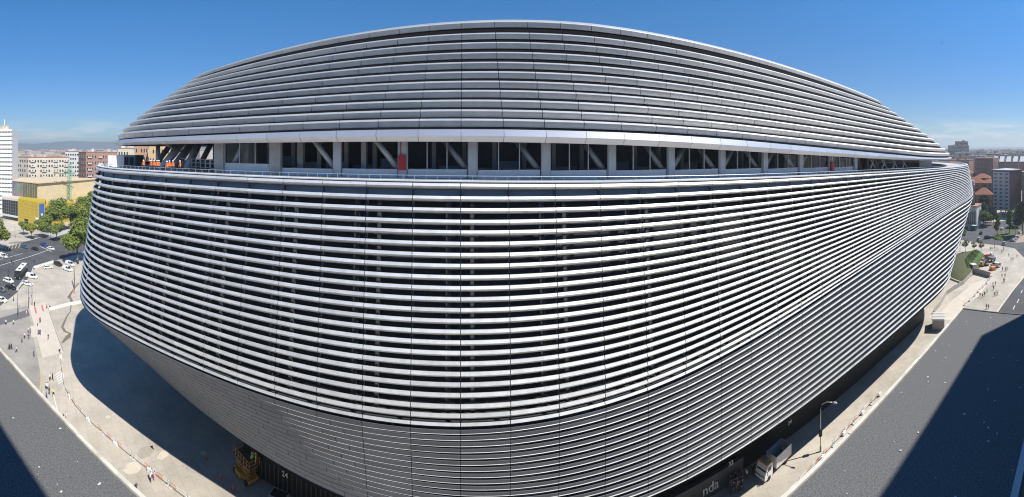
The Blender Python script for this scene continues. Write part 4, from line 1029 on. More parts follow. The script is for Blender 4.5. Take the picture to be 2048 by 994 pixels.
for k in range(1500):
    side = rb.random() < .6; x = rb.uniform(-60, 420) if side else rb.uniform(1860, 2120); r = 1500 * (4000 / 1500) ** rb.random()
    c = GP(x, r); city_box(mb, c, rb.uniform(20, 55), rb.uniform(14, 24), max(10, min(47, ZT(rb.uniform(299, 308), r))), rb.uniform(0, 3.1), 0, rb.randrange(7), 7 + rb.randrange(3))
tag(mb.build('distant_city', CM + M_RF), 'mass of pale roofs and blocks stretching to the horizon', 'city', kind='stuff')
# mountains
M_HILL = mat('bare hills', (.10, .12, .11), .95, var=.2, scale=.001)
for nm, r, prof in (('mountains', 5600, [(-160, 290), (-60, 291), (0, 287), (40, 286.5), (70, 288), (100, 285), (140, 281.5), (170, 283), (200, 283.5), (240, 283), (300, 287), (420, 290), (560, 292)]),
                    ('hills', 5600, [(1700, 296), (1880, 294.5), (1960, 295), (2010, 294), (2060, 294), (2140, 296)])):
    lo = []
    xs = [prof[0][0] + (prof[-1][0] - prof[0][0]) * i / 120 for i in range(121)]
    rr = random.Random(4)
    for x in xs:
        y = interp(prof, x) + rr.gauss(0, .25); p = GP(x, r)
        lo.append([Vector((*(p * .94).xy, 0)), Vector((*(p * .97).xy, ZT(y, r) * .55 + rr.uniform(-8, 8))), Vector((*p.xy, ZT(y, r))), Vector((*(p * 1.04).xy, ZT(y, r) * .5)), Vector((*(p * 1.08).xy, -2))])
    mb = MB(); mb.strip(lo); o = mb.build(nm, M_HILL, smooth=True); o['kind'] = 'structure'

# ------------------------------------------------------------------ trees
random.seed(21)
TL = [('plane', 156, 528, 1.15, 'big round leafy plane tree overhanging the parked white vans'), ('plane', -6, 505, 1.0, 'dense green tree cut by the left frame edge'),
      ('lime', 62, 479, .66, 'yellow green tree beside the bicycle row'), ('plane2', 85, 476, .66, 'yellow green tree in front of the yellow netting corner'), ('plane', 101, 466, .95, 'tall dark green tree in front of the blue banner'),
      ('plane', 122, 462, 1.2, 'tall green tree right of the blue banner'), ('plane2', 142, 462, 1.0, 'green tree in the middle of the avenue row'), ('lime', 158, 458, 1.15, 'light green tree near the white site fence'),
      ('plane', 172, 452, 1.15, 'green tree beside the stadium edge, higher one'), ('plane', 176, 478, 1.05, 'green tree beside the stadium edge, lower one'), ('plane2', 112, 483, .65, 'small tree in front of the white site fence'),
      ('plane', 186, 440, 1.2, 'tree at the far end of the avenue row'), ('plane2', 48, 470, .5, 'small tree by the hall entrance')]
for k, x, y, s, lab in TL: tree(k, G(x, y), s * 1.65, lab, 'avenue trees left of the stadium')
for i in range(12):
    x = 148 + i * 5.5; tree('plane', GP(x, random.uniform(335, 352)), random.uniform(1.1, 1.5), f'park tree in the green belt below the brick block, {ORD[i]} from the left', 'park trees below the brick block')
TR = [('cypress', 1995, 472, 1.15, 'light green pointed tree on the traffic island, left one'), ('cypress', 2019, 466, 1.2, 'green pointed tree on the traffic island, right one'), ('dark', 1968, 440, 1.1, 'dark evergreen beside the low shop building'),
      ('dark', 1956, 428, 1.2, 'dark evergreen behind the ochre house corner'), ('dark', 1975, 424, 1.1, 'dark evergreen left of the slab tower'), ('dark', 1934, 398, 1.5, 'dark conifer above the small tiled house'), ('dark', 1945, 392, 1.5, 'dark conifer beside the dark brick block'),
      ('plane2', 1960, 418, 1.3, 'green tree in front of the ochre house'), ('dark', 1978, 398, 1.3, 'dark tree between tiled houses'), ('plane2', 1946, 380, 1.3, 'tree on the slope behind the tiled houses'),
      ('dark', 1925, 376, 1.6, 'dark tree behind the stadium rim'), ('plane2', 1910, 368, 1.5, 'bushy tree beyond the terrace edge'), ('dark', 2046, 470, 1.2, 'dark street tree at the right edge'), ('plane2', 2040, 452, 1.0, 'street tree under the balcony block'),
      ('sapling', 1931, 506, 1.3, 'small round tree on the pavement near the mound'), ('sapling', 1948, 504, 1.0, 'thin bare sapling beside the mound'), ('sapling', 1962, 505, 1.1, 'thin sapling behind the red machine'), ('plane2', 1921, 486, .55, 'little tree beside the stadium curve'),
      ('dark', 1915, 452, .9, 'dark tree by the parked cars')]
for k, x, y, s, lab in TR: tree(k, G(x, y), s * (1.45 if k in ('dark', 'plane2') else 1.1), lab, 'trees right of the stadium')
for i in range(14):
    x = 1896 + i * 11; tree('dark' if i % 3 else 'plane2', GP(x, random.uniform(520, 560)), random.uniform(1.4, 1.9), f'dark tree in the belt before the skyline, {ORD[i]} from the left', 'tree belt before the right skyline')

for i in range(16):
    x = 1926 + i * 4.1; tree('dark' if i % 4 else 'plane2', GP(x, random.uniform(266, 302)), random.uniform(0.8, 1.25), f'garden tree among the tiled houses, {ORD[i]} from the left', 'garden trees among the tiled houses')
# planted mound with hedge
def mound(name, px, h, m, lab, cat, leaves=0, lm=None, group=None):
    P = [G(x, y) for x, y in px]; c = sum(P, Vector()) / len(P); n = len(P); lo = []
    e = empty(name, c, lab, cat, group)
    for t, z in ((1, 0), (.9, h * .45), (.65, h * .85), (.3, h), (.02, h * 1.02)): lo.append([Vector((c.x + (p.x - c.x) * t, c.y + (p.y - c.y) * t, z)) for p in P])
    mb = MB(); mb.strip(lo, closed=True); o = mb.build('soil' if not leaves else 'hedge_core', m, e, smooth=True)
    if leaves:
        q = MB(); rd = random.Random(9)
        for k in range(leaves):
            i = rd.randrange(n); t = rd.random() ** .5; p = P[i].lerp(P[(i + 1) % n], rd.random()); z = h * (1 - t ** 3) * rd.uniform(.75, 1.15)
            v = Vector((c.x + (p.x - c.x) * t, c.y + (p.y - c.y) * t, z)); a = Vector((rd.gauss(0, 1), rd.gauss(0, 1), rd.gauss(0, 1))).normalized(); b = a.orthogonal(); s = rd.uniform(.12, .3)
            q.add([v - a * s, v + b * s * .6, v + a * s, v - b * s * .6], [(0, 1, 2, 3)])
        tag(q.build('foliage', lm, e), kind='stuff')
    return e
mound('planted_mound', [(1908, 512), (1925, 504), (1956, 502), (1970, 511), (1959, 537), (1935, 560), (1922, 565), (1902, 557), (1898, 535)], 1.6, M_GRASS, 'grassy planted mound beside the stadium curve', 'mound')
mound('hedge', [(1926, 528), (1940, 508), (1956, 503), (1969, 512), (1958, 530), (1944, 545), (1932, 545)], 3.2, leaf_mat('leaves hedge', (.07, .12, .022)), 'dense dark green hedge on the planted mound', 'hedge', 5200, leaf_mat('leaves hedge', (.07, .12, .022)))
mound('hedge', [(1985, 476), (1994, 470), (2012, 474), (2006, 482), (1990, 480)], 1.5, leaf_mat('leaves hedge', (.07, .12, .022)), 'low clipped hedge around the traffic island trees', 'hedge', 1500, leaf_mat('leaves hedge', (.07, .12, .022)))

# ------------------------------------------------------------------ vehicles
BLK, WHT, GRY, SLV, BLU, TEAL = (.015, .015, .017), (.78, .78, .77), (.12, .12, .13), (.45, .46, .47), (.02, .07, .30), (.03, .13, .20)
for k, x, y, rz, c, lab in [
    ('car', 49, 496, .25, TEAL, 'teal blue car driving on the avenue'), ('car', 70.5, 500, .25, BLK, 'black car between the two blue cars on the avenue'), ('car', 88, 491, .25, BLU, 'bright blue car on the avenue beside the bicycles'),
    ('van', 6, 515, .25, WHT, 'white van on the avenue at the left edge'), ('car', 101.5, 499, .2, WHT, 'white car emerging from under the big tree'), ('suv', 17, 565, .35, WHT, 'white estate car behind the black coach'),
    ('car', 22, 577, .4, BLK, 'glossy black car below the white estate car'), ('car', 1, 582, .4, GRY, 'grey car cut by the left frame edge'), ('van', 64, 556, .6, WHT, 'rounded white van with orange door mark beside the coach'),
    ('car', 55, 570, .5, WHT, 'white car parked next to the white barriers'), ('car', 96, 537, 1.3, WHT, 'white car parked alone facing the white barrier row'), ('van', 135, 541, .1, WHT, 'white van parked nearest under the big tree'),
    ('van', 140, 531, .1, WHT, 'white van parked behind another white van under the tree'), ('suv', 116, 531, .1, BLK, 'dark estate car parked in the tree shade'), ('car', 3, 603, .5, WHT, 'white car at the left edge near the crossing band'),
    ('car', 1962, 468, .1, BLK, 'black car in the middle of the roundabout'), ('car', 1974, 476, -.3, GRY, 'dark grey car rounding the traffic island'), ('suv', 1959, 481, -.15, SLV, 'silver estate car on the roundabout'),
    ('suv', 2009, 489, -.1, SLV, 'silver estate car at the foot of the traffic island'), ('suv', 2040, 467, -.1, WHT, 'white estate car at the right edge'), ('car', 2026, 483, .9, WHT, 'white car parked beside the island hedge'),
    ('car', 2029, 479, .9, WHT, 'second white car parked behind another by the island hedge'), ('suv', 1921, 461, -.2, SLV, 'silver car in the parked row next to the stadium'), ('car', 1932, 458, -.2, BLK, 'black car in the parked row'),
    ('car', 1941, 459, -.2, WHT, 'white car waiting in front of the green truck'), ('car', 1966, 452, 0, BLU, 'dark blue car in the building shade'), ('car', 2004, 459, 0, WHT, 'white car passing behind the island trees'), ('car', 1918, 474, .5, GRY, 'dark car hidden behind the stadium edge'),
    ('van', 1991, 533, 1.15, WHT, 'white pickup van parked on the building site')]:
    car(k, x, y, rz, c, lab, 'van' if k == 'van' else 'car')
# coach
ca_, cb_ = G(30, 566), G(54, 537); c = (ca_ + cb_) / 2; dcr = ca_ - cb_; e = empty('coach', c, 'long black coach with white roof beside the white barriers', 'bus', 'vehicles around the stadium', math.atan2(dcr.y, dcr.x))
def part(name, mb, m, par=e, smooth=False): o = put(name, mb.mesh(name, m, smooth)); o.parent = par; return o
b = MB(); b.strip([[Vector((x, s * 1.27, z)) for x, z in ((-6, .4), (-6, 3.3), (-5.8, 3.5), (5.6, 3.5), (5.95, 2.6), (6.05, 1.1), (6.0, .4))] for s in (-1, 1)], closed=True, caps=True); part('body', b, paint((.02, .017, .016)))
b = MB(); b.box(-5.7, 5.3, -1.15, 1.15, 3.5, 3.58); part('roof', b, M_WHITE)
for x in (-3, 2.5): b = MB(); b.box(x, x + 1.1, -.45, .45, 3.58, 3.7); part('roof_hatch', b, M_BLACK)
for s in (-1, 1):
    b = MB(); b.box(-5.8, 5.2, s * 1.28 - .01, s * 1.28 + .01, 1.7, 2.9); part('side_windows', b, M_PANE)
    for x in (-3.6, 3.8): b = MB(); b.tube([(x, s * 1.0, .5), (x, s * 1.3, .5)], .5, 14); part('wheel', b, MATS['tyre'])
    b = MB(); b.box(6.02, 6.06, s * .9 - .2, s * .9 + .2, .7, .95); part('headlight', b, MATS['lamp glass'])
b = MB(); b.add([(6.07, -1.1, 1.3), (6.07, 1.1, 1.3), (5.93, 1.1, 2.8), (5.93, -1.1, 2.8)], [(0, 1, 2, 3)]); part('windscreen', b, M_PANE)
b = MB(); b.box(-6.03, -6.0, -1.0, 1.0, 1.9, 2.9); part('rear_window', b, M_PANE)
# green truck by the parked row
e = empty('box_truck', G(1945, 460), 'small truck with green box and white roof near the parked row', 'truck', 'vehicles around the stadium', 1.2)
b = MB(); b.box(-3, 1.2, -1.1, 1.1, .8, 3.1); part('cargo_box', b, paint((.04, .16, .07)), e)
b = MB(); b.box(-3.05, 1.25, -1.15, 1.15, 3.1, 3.2); part('box_roof', b, M_WHITE, e)
b = MB(); b.strip([[Vector((x, s * 1.0, z)) for x, z in ((1.3, .5), (1.3, 2.2), (2.2, 2.2), (2.8, 1.4), (2.9, .5))] for s in (-1, 1)], closed=True, caps=True); part('cab', b, paint(WHT), e)
for x in (-2, 2):
    for s in (-1, 1): b = MB(); b.tube([(x, s * .8, .4), (x, s * 1.1, .4)], .4, 12); part('wheel', b, MATS['tyre'], e)
# open-topped lorry in front of the gates
c0, c1 = G(1536, 963), G(1574, 925); d = c1 - c0; e = empty('open_lorry', (c0 + c1) / 2, 'white lorry with orange cab roof and open box parked half in shade', 'truck', 'vehicles around the stadium', math.atan2(d.y, d.x) + math.pi); e.scale = (.88,) * 3; e.location.y += 1.0
b = MB(); b.box(-3.9, 3.6, -.5, .5, .55, .8); part('chassis', b, M_BLACK, e)
b = MB(); b.strip([[Vector((x, s * 1.15, z)) for x, z in ((1.6, .6), (1.55, 2.6), (1.9, 2.75), (3.0, 2.7), (3.5, 1.7), (3.75, 1.2), (3.75, .45), (2.0, .45))] for s in (-1, 1)], closed=True, caps=True); cab = part('cab', b, paint(WHT), e)
b = MB(); b.box(1.75, 3.0, -1.1, 1.1, 2.76, 2.84); part('cab_roof', b, mat('amber roof', (.75, .48, .16), .5), e)
b = MB(); b.box(1.9, 2.5, -.7, .3, 2.84, 3.1); part('roof_unit', b, mat('grey unit', (.2, .22, .24), .6), e)
b = MB(); b.add([(3.04, -1.16, 2.55), (3.04, 1.16, 2.55), (2.98, 1.16, 2.86), (2.98, -1.16, 2.86)], [(0, 1, 2, 3)]); part('visor', b, mat('red visor', (.55, .05, .03), .5), e)
b = MB(); b.add([(3.48, -1.0, 1.78), (3.48, 1.0, 1.78), (3.06, 1.0, 2.5), (3.06, -1.0, 2.5)], [(0, 1, 2, 3)]); part('windscreen', b, M_PANE, e)
b = MB(); b.box(3.76, 3.8, -1.1, 1.1, .95, 1.2); part('front_stripe', b, mat('teal stripe', (.03, .18, .25), .5), e)
for s in (-1, 1):
    b = MB(); b.box(2.0, 3.0, s * 1.16 - .01, s * 1.16 + .01, 1.65, 2.4); part('side_window', b, M_PANE, e)
    for x in (2.6, -2.4): b = MB(); b.tube([(x, s * .75, .48), (x, s * 1.15, .48)], .48, 14); part('wheel', b, MATS['tyre'], e)
    b = MB(); b.tube([(3.3, s * 1.15, 2.0), (3.5, s * 1.5, 2.1), (3.5, s * 1.5, 1.6)], .06, 5); part('mirror', b, M_BLACK, e)
    b = MB(); b.box(-3.9, .6, s * 1.18 - .05, s * 1.18 + .05, .85, 2.9); part('side_board', b, paint((.62, .62, .60)) if s > 0 else mat('pale blue board', (.35, .52, .60), .5, var=.15), e)
for x in (-3.85, .55): b = MB(); b.box(x - .05, x + .05, -1.13, 1.13, .85, 2.9); part('end_board', b, paint((.62, .62, .60)), e)
b = MB(); b.box(-3.8, .5, -1.1, 1.1, .82, .95); part('load_floor', b, M_POST, e)
b = MB(); b.tube([(-3.1, .1, .95), (-3.1, .1, 1.9)], [.6, .35], 10); part('load_bag', b, mat('pale sack', (.6, .56, .4), .9), e)
for k in range(7): b = MB(); b.obox((random.uniform(-3.2, 0), random.uniform(-.7, .7)), random.uniform(0, 3), random.uniform(.4, 1), random.uniform(.3, .6), .95, random.uniform(1.2, 1.9)); part('load_crate', b, M_POST, e)
# scissor lift by gate 24
c = G(492, 952); e = empty('scissor_lift', c, 'orange yellow scissor lift with railed platform beside gate 24', 'lift', None, math.atan2(-.55, 1) )
e.rotation_euler.z = -.42
M_LIFT = mat('lift orange', (.55, .27, .03), .5, var=.12, scale=1)
b = MB(); b.box(-2.1, 2.1, -.95, .95, .45, .95); part('chassis', b, M_LIFT, e)
b = MB(); b.box(-1.2, .3, -1.35, -.96, .4, 1.2); part('engine_box', b, M_LIFT, e)
for x in (-1.5, 1.5):
    for s in (-1, 1): b = MB(); b.tube([(x, s * .9, .42), (x, s * 1.25, .42)], .42, 14); part('wheel', b, MATS['tyre'], e)
for k in range(3):
    z0_ = 1.0 + k * .55
    for s in (-1, 1):
        b = MB(); b.tube([(-1.8, s * .6, z0_), (1.8, s * .6, z0_ + .55)], .08, 4); part('scissor_arm', b, M_LIFT, e)
        b = MB(); b.tube([(1.8, s * .7, z0_), (-1.8, s * .7, z0_ + .55)], .08, 4); part('scissor_arm', b, M_LIFT, e)
b = MB(); b.box(-2.3, 2.3, -1.0, 1.0, 2.7, 2.85); part('platform', b, mat('rusty deck', (.16, .11, .08), .8, var=.2), e)
for zz in (3.3, 3.9):
    b = MB(); b.tube([(-2.25, -.97, zz), (2.25, -.97, zz), (2.25, .97, zz), (-2.25, .97, zz), (-2.25, -.97, zz)], .045, 5); part('guard_rail', b, M_LIFT, e)
for x in (-2.25, -1.5, -.75, 0, .75, 1.5, 2.25):
    for s in (-1, 1): b = MB(); b.tube([(x, s * .97, 2.85), (x, s * .97, 3.9)], .04, 5); part('guard_post', b, M_LIFT, e)
for j, (dx, dy) in enumerate(((1.5, .1), (1.9, .5))):
    p = c + Matrix.Rotation(-.42, 3, 'Z') @ Vector((dx, dy, 2.86)); person(p, 1.2 + j, 'lime', 'lime' if j else 'navy', ['worker in lime jacket on the lift platform, farther from the corner', 'worker all in lime standing at the lift platform corner'][j], 'lift workers', helmet=True, pose=0)

# ------------------------------------------------------------------ site machines on the right
def site(name, x, y, rz, lab, cat, fn):
    e = empty(name, G(x, y), lab, cat, None, rz); fn(e); return e
def loader(e, m):
    e.scale = (.75,) * 3
    b = MB(); b.box(-1.6, 1.0, -.8, .8, .6, 1.5); part('body', b, m, e)
    b = MB(); b.box(-.7, .4, -.65, .65, 1.5, 2.5); part('cab', b, M_PANE, e)
    b = MB(); b.tube([(.8, .3, 1.4), (2.0, .3, 2.0), (2.8, .3, .8)], .16, 6); part('boom', b, m, e)
    b = MB(); b.box(2.5, 3.1, -.4, .9, .2, .9); part('bucket', b, M_POST, e)
    for s in (-1, 1): b = MB(); b.box(-1.5, 1.1, s * .75 - .22, s * .75 + .22, 0, .65); part('track', b, M_BLACK, e)
site('excavator', 1962, 533, 1.9, 'small orange excavator beside the site cabin', 'excavator', lambda e: loader(e, M_LIFT))
site('excavator', 1972, 531, .9, 'orange excavator nearer the red truck', 'excavator', lambda e: loader(e, M_LIFT))
def tipper(e):
    b = MB(); b.box(-2.6, .8, -1.1, 1.1, 1.0, 2.0); part('tipper_body', b, M_POST, e)
    b = MB(); b.box(.9, 2.5, -1.1, 1.1, .6, 2.7); part('cab', b, paint((.50, .05, .04)), e)
    b = MB(); b.box(2.5, 2.54, -.95, .95, 1.5, 2.4); part('windscreen', b, M_PANE, e)
    for x in (-1.8, 1.7):
        for s in (-1, 1): b = MB(); b.tube([(x, s * .8, .5), (x, s * 1.15, .5)], .5, 12); part('wheel', b, MATS['tyre'], e)
site('tipper_truck', 1980, 522, 1.1, 'red cabbed tipper truck on the building site', 'truck', tipper)
def cabin(e):
    b = MB(); b.box(-1.2, 1.2, -1.0, 1.0, .1, 2.5); part('wall', b, paint((.42, .40, .40)), e)
    b = MB(); b.box(-.5, .4, -1.03, -1.0, .2, 2.1); part('door', b, mat('maroon door', (.25, .07, .06), .6), e)
    b = MB(); b.box(-1.3, 1.3, -1.1, 1.1, 2.5, 2.6); part('roof', b, M_WHITE, e)
site('site_cabin', 1947, 540, .9, 'small grey site cabin with maroon door below the hedge', 'cabin', cabin)
def kiosk(e):
    b = MB(); b.box(-2.4, 2.4, -1.7, 1.7, 0, 3.0); part('wall', b, mat('grey render', (.34, .32, .29), .85, var=.12), e)
    b = MB(); b.box(-2.6, 2.6, -1.9, 1.9, 3.0, 3.15); part('roof', b, M_GREYF, e)
    for k in range(5): b = MB(); b.box(-2.4 + k * 1.0, -1.7 + k * 1.0, -1.8, 1.8, 3.15, 3.32); part('roof_louvre', b, mat('pale louvre', (.62, .62, .60), .6), e)
    b = MB(); b.box(-.6, .6, -1.74, -1.7, 0, 2.2); part('door', b, M_POST, e)
site('vent_kiosk', 1877, 654, .35, 'grey ventilation kiosk with ribbed roof by the roof corner', 'kiosk', kiosk)
for k, (x, y, w, dd, h, m, lab) in enumerate([(1968, 522, 2.5, 1.5, 1.2, M_WHITE, 'white pallet stack left of the red truck'), (1984, 512, 2.2, 1.4, 1.5, M_WHITE, 'white tank behind the red truck'), (1964, 527, 2.0, 1.2, .8, M_CRF, 'cream board pile on the site'), (1986, 540, 2.6, 2.0, 1.4, mat('orange netting', (.7, .25, .10), .8), 'orange netted pile by the site gate')]):
    e = empty('material_stack', G(x, y), lab, 'stack')
    for j in range(3): b = MB(); b.obox((random.uniform(-.2, .2), random.uniform(-.2, .2)), .9 + random.uniform(-.1, .1), w * (1 - .12 * j), dd, h * j / 3, h * (j + 1) / 3 - .02); part('layer', b, m, e)
# grey site hoarding, each panel its own part
def hoarding(name, px, h, m, lab, cat, seg=2.5, th=.12):
    P = [G(x, y) for x, y in px]; e = empty(name, P[0], lab, cat); k = 0
    for a, b_ in zip(P, P[1:]):
        d = b_ - a; nseg = max(1, round(d.length / seg))
        for i in range(nseg):
            c = a.lerp(b_, (i + .5) / nseg); b = MB(); b.obox(c - e.location, math.atan2(d.y, d.x), d.length / nseg - .05, th, .02, h * random.uniform(.97, 1.03)); part('panel', b, m[k % len(m)], e); k += 1
    return e
M_HOARD = mat('grey hoarding', (.40, .38, .35), .8, var=.12)
hoarding('site_hoarding', [(1868, 627), (1880, 612), (1893, 590), (1908, 580), (1928, 568), (1942, 552), (1946, 545)], 1.6, [M_HOARD], 'long grey hoarding curving from the stadium base to the mound', 'hoarding')
hoarding('site_hoarding', [(1944, 546), (1962, 550), (1980, 555)], 2.2, [M_HOARD], 'short grey hoarding closing the building site', 'hoarding')
hoarding('concrete_edging', [(1901, 558), (1912, 563), (1924, 567), (1936, 558), (1945, 548)], .6, [M_PALE], 'pale concrete edging around the mound foot', 'edging', 3, .4)
hoarding('white_fence', [(98, 478), (115, 472), (140, 465), (165, 458)], 2.4, [M_WHITE], 'white solid site fence among the avenue trees', 'fence', 3)
# white water-filled barriers, one object each
BR = MB(); BR.strip([[Vector((x, y, z)) for y, z in ((-.3, 0), (-.28, .25), (-.12, .5), (-.1, .95), (.1, .95), (.12, .5), (.28, .25), (.3, 0))] for x in (-.9, .9)], closed=True, caps=True); BR = BR.mesh('plastic_barrier', mat('white plastic', (.74, .73, .70), .6))
BR_R = BR.copy(); BR_R.materials.clear(); BR_R.materials.append(mat('orange plastic', (.75, .22, .05), .6))
def barrier_row(px, where, n):
    P = [G(x, y) for x, y in px]; L = [(b - a).length for a, b in zip(P, P[1:])]; T = sum(L)
    for i in range(n):
        s = T * (i + .5) / n; k = 0
        while s > L[k]: s -= L[k]; k += 1
        c = P[k].lerp(P[k + 1], s / L[k]); d = P[k + 1] - P[k]
        o = put('plastic_barrier', BR, loc=c, rz=math.atan2(d.y, d.x) + random.uniform(-.06, .06)); tag(o, f'white plastic barrier, {ORD[i]} of the row {where}', 'barrier', 'white plastic barriers')
barrier_row([(69, 536), (105, 525)], 'between avenue and plaza counted from the coach', 15)
barrier_row([(66, 540), (62, 552)], 'beside the coach nose counted from the avenue', 5)
barrier_row([(46, 564), (34, 580)], 'below the white cars counted from the coach', 7)
barrier_row([(100, 620), (130, 612), (165, 605)], 'across the plaza counted from the pale path', 17)
# barrier line of concrete feet and striped rails along both pavements
M_STR = [mat('orange rail', (.64, .29, .15), .6), mat('white rail', (.72, .70, .66), .6)]
def rail_fence(px, where, group, n):
    P = [G(x, y) for x, y in px]; L = [(b - a).length for a, b in zip(P, P[1:])]; T = sum(L)
    def along(s):
        k = 0
        while k < len(L) - 1 and s > L[k]: s -= L[k]; k += 1
        return P[k].lerp(P[k + 1], min(1, s / L[k]))
    for i in range(n):
        a, b_ = along(T * i / n), along(T * (i + 1) / n - .15); d = b_ - a; e = empty('construction_barrier', a, f'orange and white construction barrier, {ORD[i]} of the line {where}', 'barrier', group)
        ang = math.atan2(d.y, d.x)
        for z in (.45, .85):
            ns = 3
            for q in range(ns):
                c = a.lerp(b_, (q + .5) / ns) - a; b = MB(); b.obox(c, ang, d.length / ns - .01, .05, z, z + .11); part('rail', b, M_STR[0 if (q + i) % 3 == 0 else 1], e)
        for t in (.06, .94):
            c = d * t; b = MB(); b.obox(c, ang, .5, .7, 0, .18); part('foot', b, M_FRAME, e)
            b = MB(); b.obox(c, ang, .08, .08, .18, 1.1); part('post', b, M_RAIL, e)
        if i % 2 == 0:
            b = MB(); b.obox(d * .98, ang, .9, .55, 0, .6); part('ballast_block', b, M_WHITE, e)
rail_fence([(121, 700), (122, 735), (128, 775), (150, 815), (185, 850), (240, 898), (300, 944), (352, 985), (380, 1006)], 'along the left pavement', 'construction barriers on the left pavement', 13)
rail_fence([(1570, 1000), (1620, 945), (1668, 890), (1720, 832), (1760, 790)], 'along the right pavement', 'construction barriers on the right pavement', 9)
rail_fence([(1928, 612), (1945, 598), (1960, 580), (1975, 566), (1984, 552)], 'beside the building site', 'construction barriers by the building site', 7)
# traffic cones
CONE = MB(); CONE.obox((0, 0), 0, .45, .45, 0, .05); CONE.tube([(0, 0, .05), (0, 0, .75)], [.17, .03], 8); CONE = CONE.mesh('traffic_cone', mat('cone orange', (.7, .16, .05), .6))
for i, (x, y) in enumerate(((413, 917), (441, 956), (466, 979), (1975, 562), (1981, 548))):
    tag(put('traffic_cone', CONE, loc=G(x, y)), ['orange traffic cone farthest from the lift in the shade', 'orange traffic cone in the middle of the shade', 'orange traffic cone at the shadow edge', 'orange cone beside the striped site barriers', 'orange cone at the site hoarding end'][i], 'cone', 'traffic cones')
tag(sheet('floor_hatch', gpoly([(401, 903), (413, 903), (413, 911), (401, 911)]), .03, M_GREYF, None), 'pale square cover plate lying in the stadium shade', 'cover plate')
e = empty('pit_cover', G(558, 990), 'dark open pit frame at the foot of the gate wall', 'pit'); b = MB(); b.box(-1.4, 1.4, -.9, .9, 0, .12); part('frame', b, M_GREYF, e); b = MB(); b.box(-1.2, 1.2, -.7, .7, .121, .13); part('opening', b, M_BLACK, e)
# lamps
def lamp(x, y, h, dirn, arm, lab, grp='street lamps', extras=False):
    p = G(x, y); e = empty('street_lamp', p, lab, 'street lamp', grp); d = Vector(dirn).normalized()
    pts = [Vector((0, 0, 0)), Vector((0, 0, h * .82)), Vector((0, 0, h * .93)) + d * arm * .12, Vector((0, 0, h * .99)) + d * arm * .45, Vector((0, 0, h)) + d * arm * .85]
    b = MB(); b.tube(pts, [.11, .085, .075, .065, .06], 8); part('pole', b, M_RAIL if extras else M_POST, e, True)
    b = MB(); q = Vector((0, 0, h)) + d * arm; b.tube([q - d * .4, q - d * .1, q + d * .25, q + d * .45], [.07, .17, .19, .06], 8); part('lantern', b, M_FRAME, e, True)
    b = MB(); b.tube([(0, 0, 0), (0, 0, .9)], .16, 8); part('base', b, M_POST, e)
    if extras:
        b = MB(); b.box(-.25, .25, -.2, .2, h * .30, h * .42); part('control_box', b, M_BLACK, e)
lamp(1641, 903, 8.8, (.4, -1, 0), 2.5, 'tall curved street lamp beside the white lorry', extras=True)
for x, y, h, dv, ar, lab in ((57, 618, 7.5, (-1, .6, 0), 3.2, 'curved lamp at the crossing band end'), (35, 637, 7.5, (-1, .6, 0), 3.2, 'curved lamp in the middle of the crossing band'), (64, 611, 7, (-1, .4, 0), 3, 'curved lamp at the pale path corner'),
                             (149, 581, 8, (-1, .5, 0), 3.4, 'curved lamp beside the damp seam'), (148, 575, 10, (-.5, 1, 0), 2.5, 'tall lamp in front of the parked vans'), (26, 533, 9, (-1, .2, 0), 2, 'tall lamp on the avenue median'),
                             (16, 557, 9, (-1, .3, 0), 2, 'tall lamp next to the white estate car'), (30, 476, 8, (0, -1, 0), 1.5, 'lamp by the hall entrance'), (1920, 503, 9, (1, -.4, 0), 2, 'lamp beside the stadium curve at the mound'),
                             (1989, 496, 9, (1, .3, 0), 2, 'lamp at the pavement tip by the roundabout'), (2007, 500, 9, (1, .3, 0), 2, 'lamp near the waiting pedestrians'), (2031, 470, 10, (-1, 0, 0), 2, 'lamp behind the island hedge')):
    lamp(x, y, h, dv, ar, lab)
for i, (x, y, lab) in enumerate(((23, 536, 'traffic light on the avenue median'), (68, 536, 'traffic light at the barrier corner'), (17, 594, 'traffic light below the black car'), (8, 528, 'traffic light at the left avenue lane'))):
    e = empty('traffic_light', G(x, y), lab, 'traffic light', 'traffic lights'); b = MB(); b.tube([(0, 0, 0), (0, 0, 3)], .07, 6); part('pole', b, M_POST, e); b = MB(); b.box(-.2, .2, -.15, .15, 2.4, 3.5); part('head', b, M_BLACK, e)
    for k in range(3): b = MB(); b.tube([(0, -.15, 2.6 + k * .35), (0, -.22, 2.6 + k * .35)], .11, 8); part('lens', b, M_POST, e)
# bicycles docked on the avenue
WH = MB(); n = 14
WH.strip([[Vector((math.cos(t) * (.33 + .035 * math.cos(s)), .035 * math.sin(s), .34 + math.sin(t) * (.33 + .035 * math.cos(s)))) for s in (0, 1.57, 3.14, 4.71)] for t in [i * 6.2832 / n for i in range(n + 1)]], closed=True); WH = WH.mesh('wheel', MATS['tyre'])
FRM = MB()
for p, q in (((-.5, 0, .34), (-.1, 0, .34)), ((-.5, 0, .34), (-.2, 0, .85)), ((-.1, 0, .34), (-.22, 0, .95)), ((-.1, 0, .34), (.38, 0, .8)), ((-.2, 0, .82), (.38, 0, .82)), ((.52, 0, .34), (.36, 0, 1.0)), ((.34, -.28, 1.02), (.34, .28, 1.02))): FRM.tube([p, q], .03, 4)
FRM.box(-.34, -.08, -.08, .08, .95, 1.0); FRM = FRM.mesh('frame', paint((.25, .27, .30)))
for i in range(12):
    p = G(20 + i * 3.4, 487.5 - i * .25); e = empty('bicycle', p, f'docked hire bicycle, {ORD[i]} from the left in the avenue row', 'bicycle', 'docked hire bicycles', 1.3)
    put('frame', FRM).parent = e
    for s in (-.5, .52): w = put('wheel', WH); w.parent = e; w.location.x = s

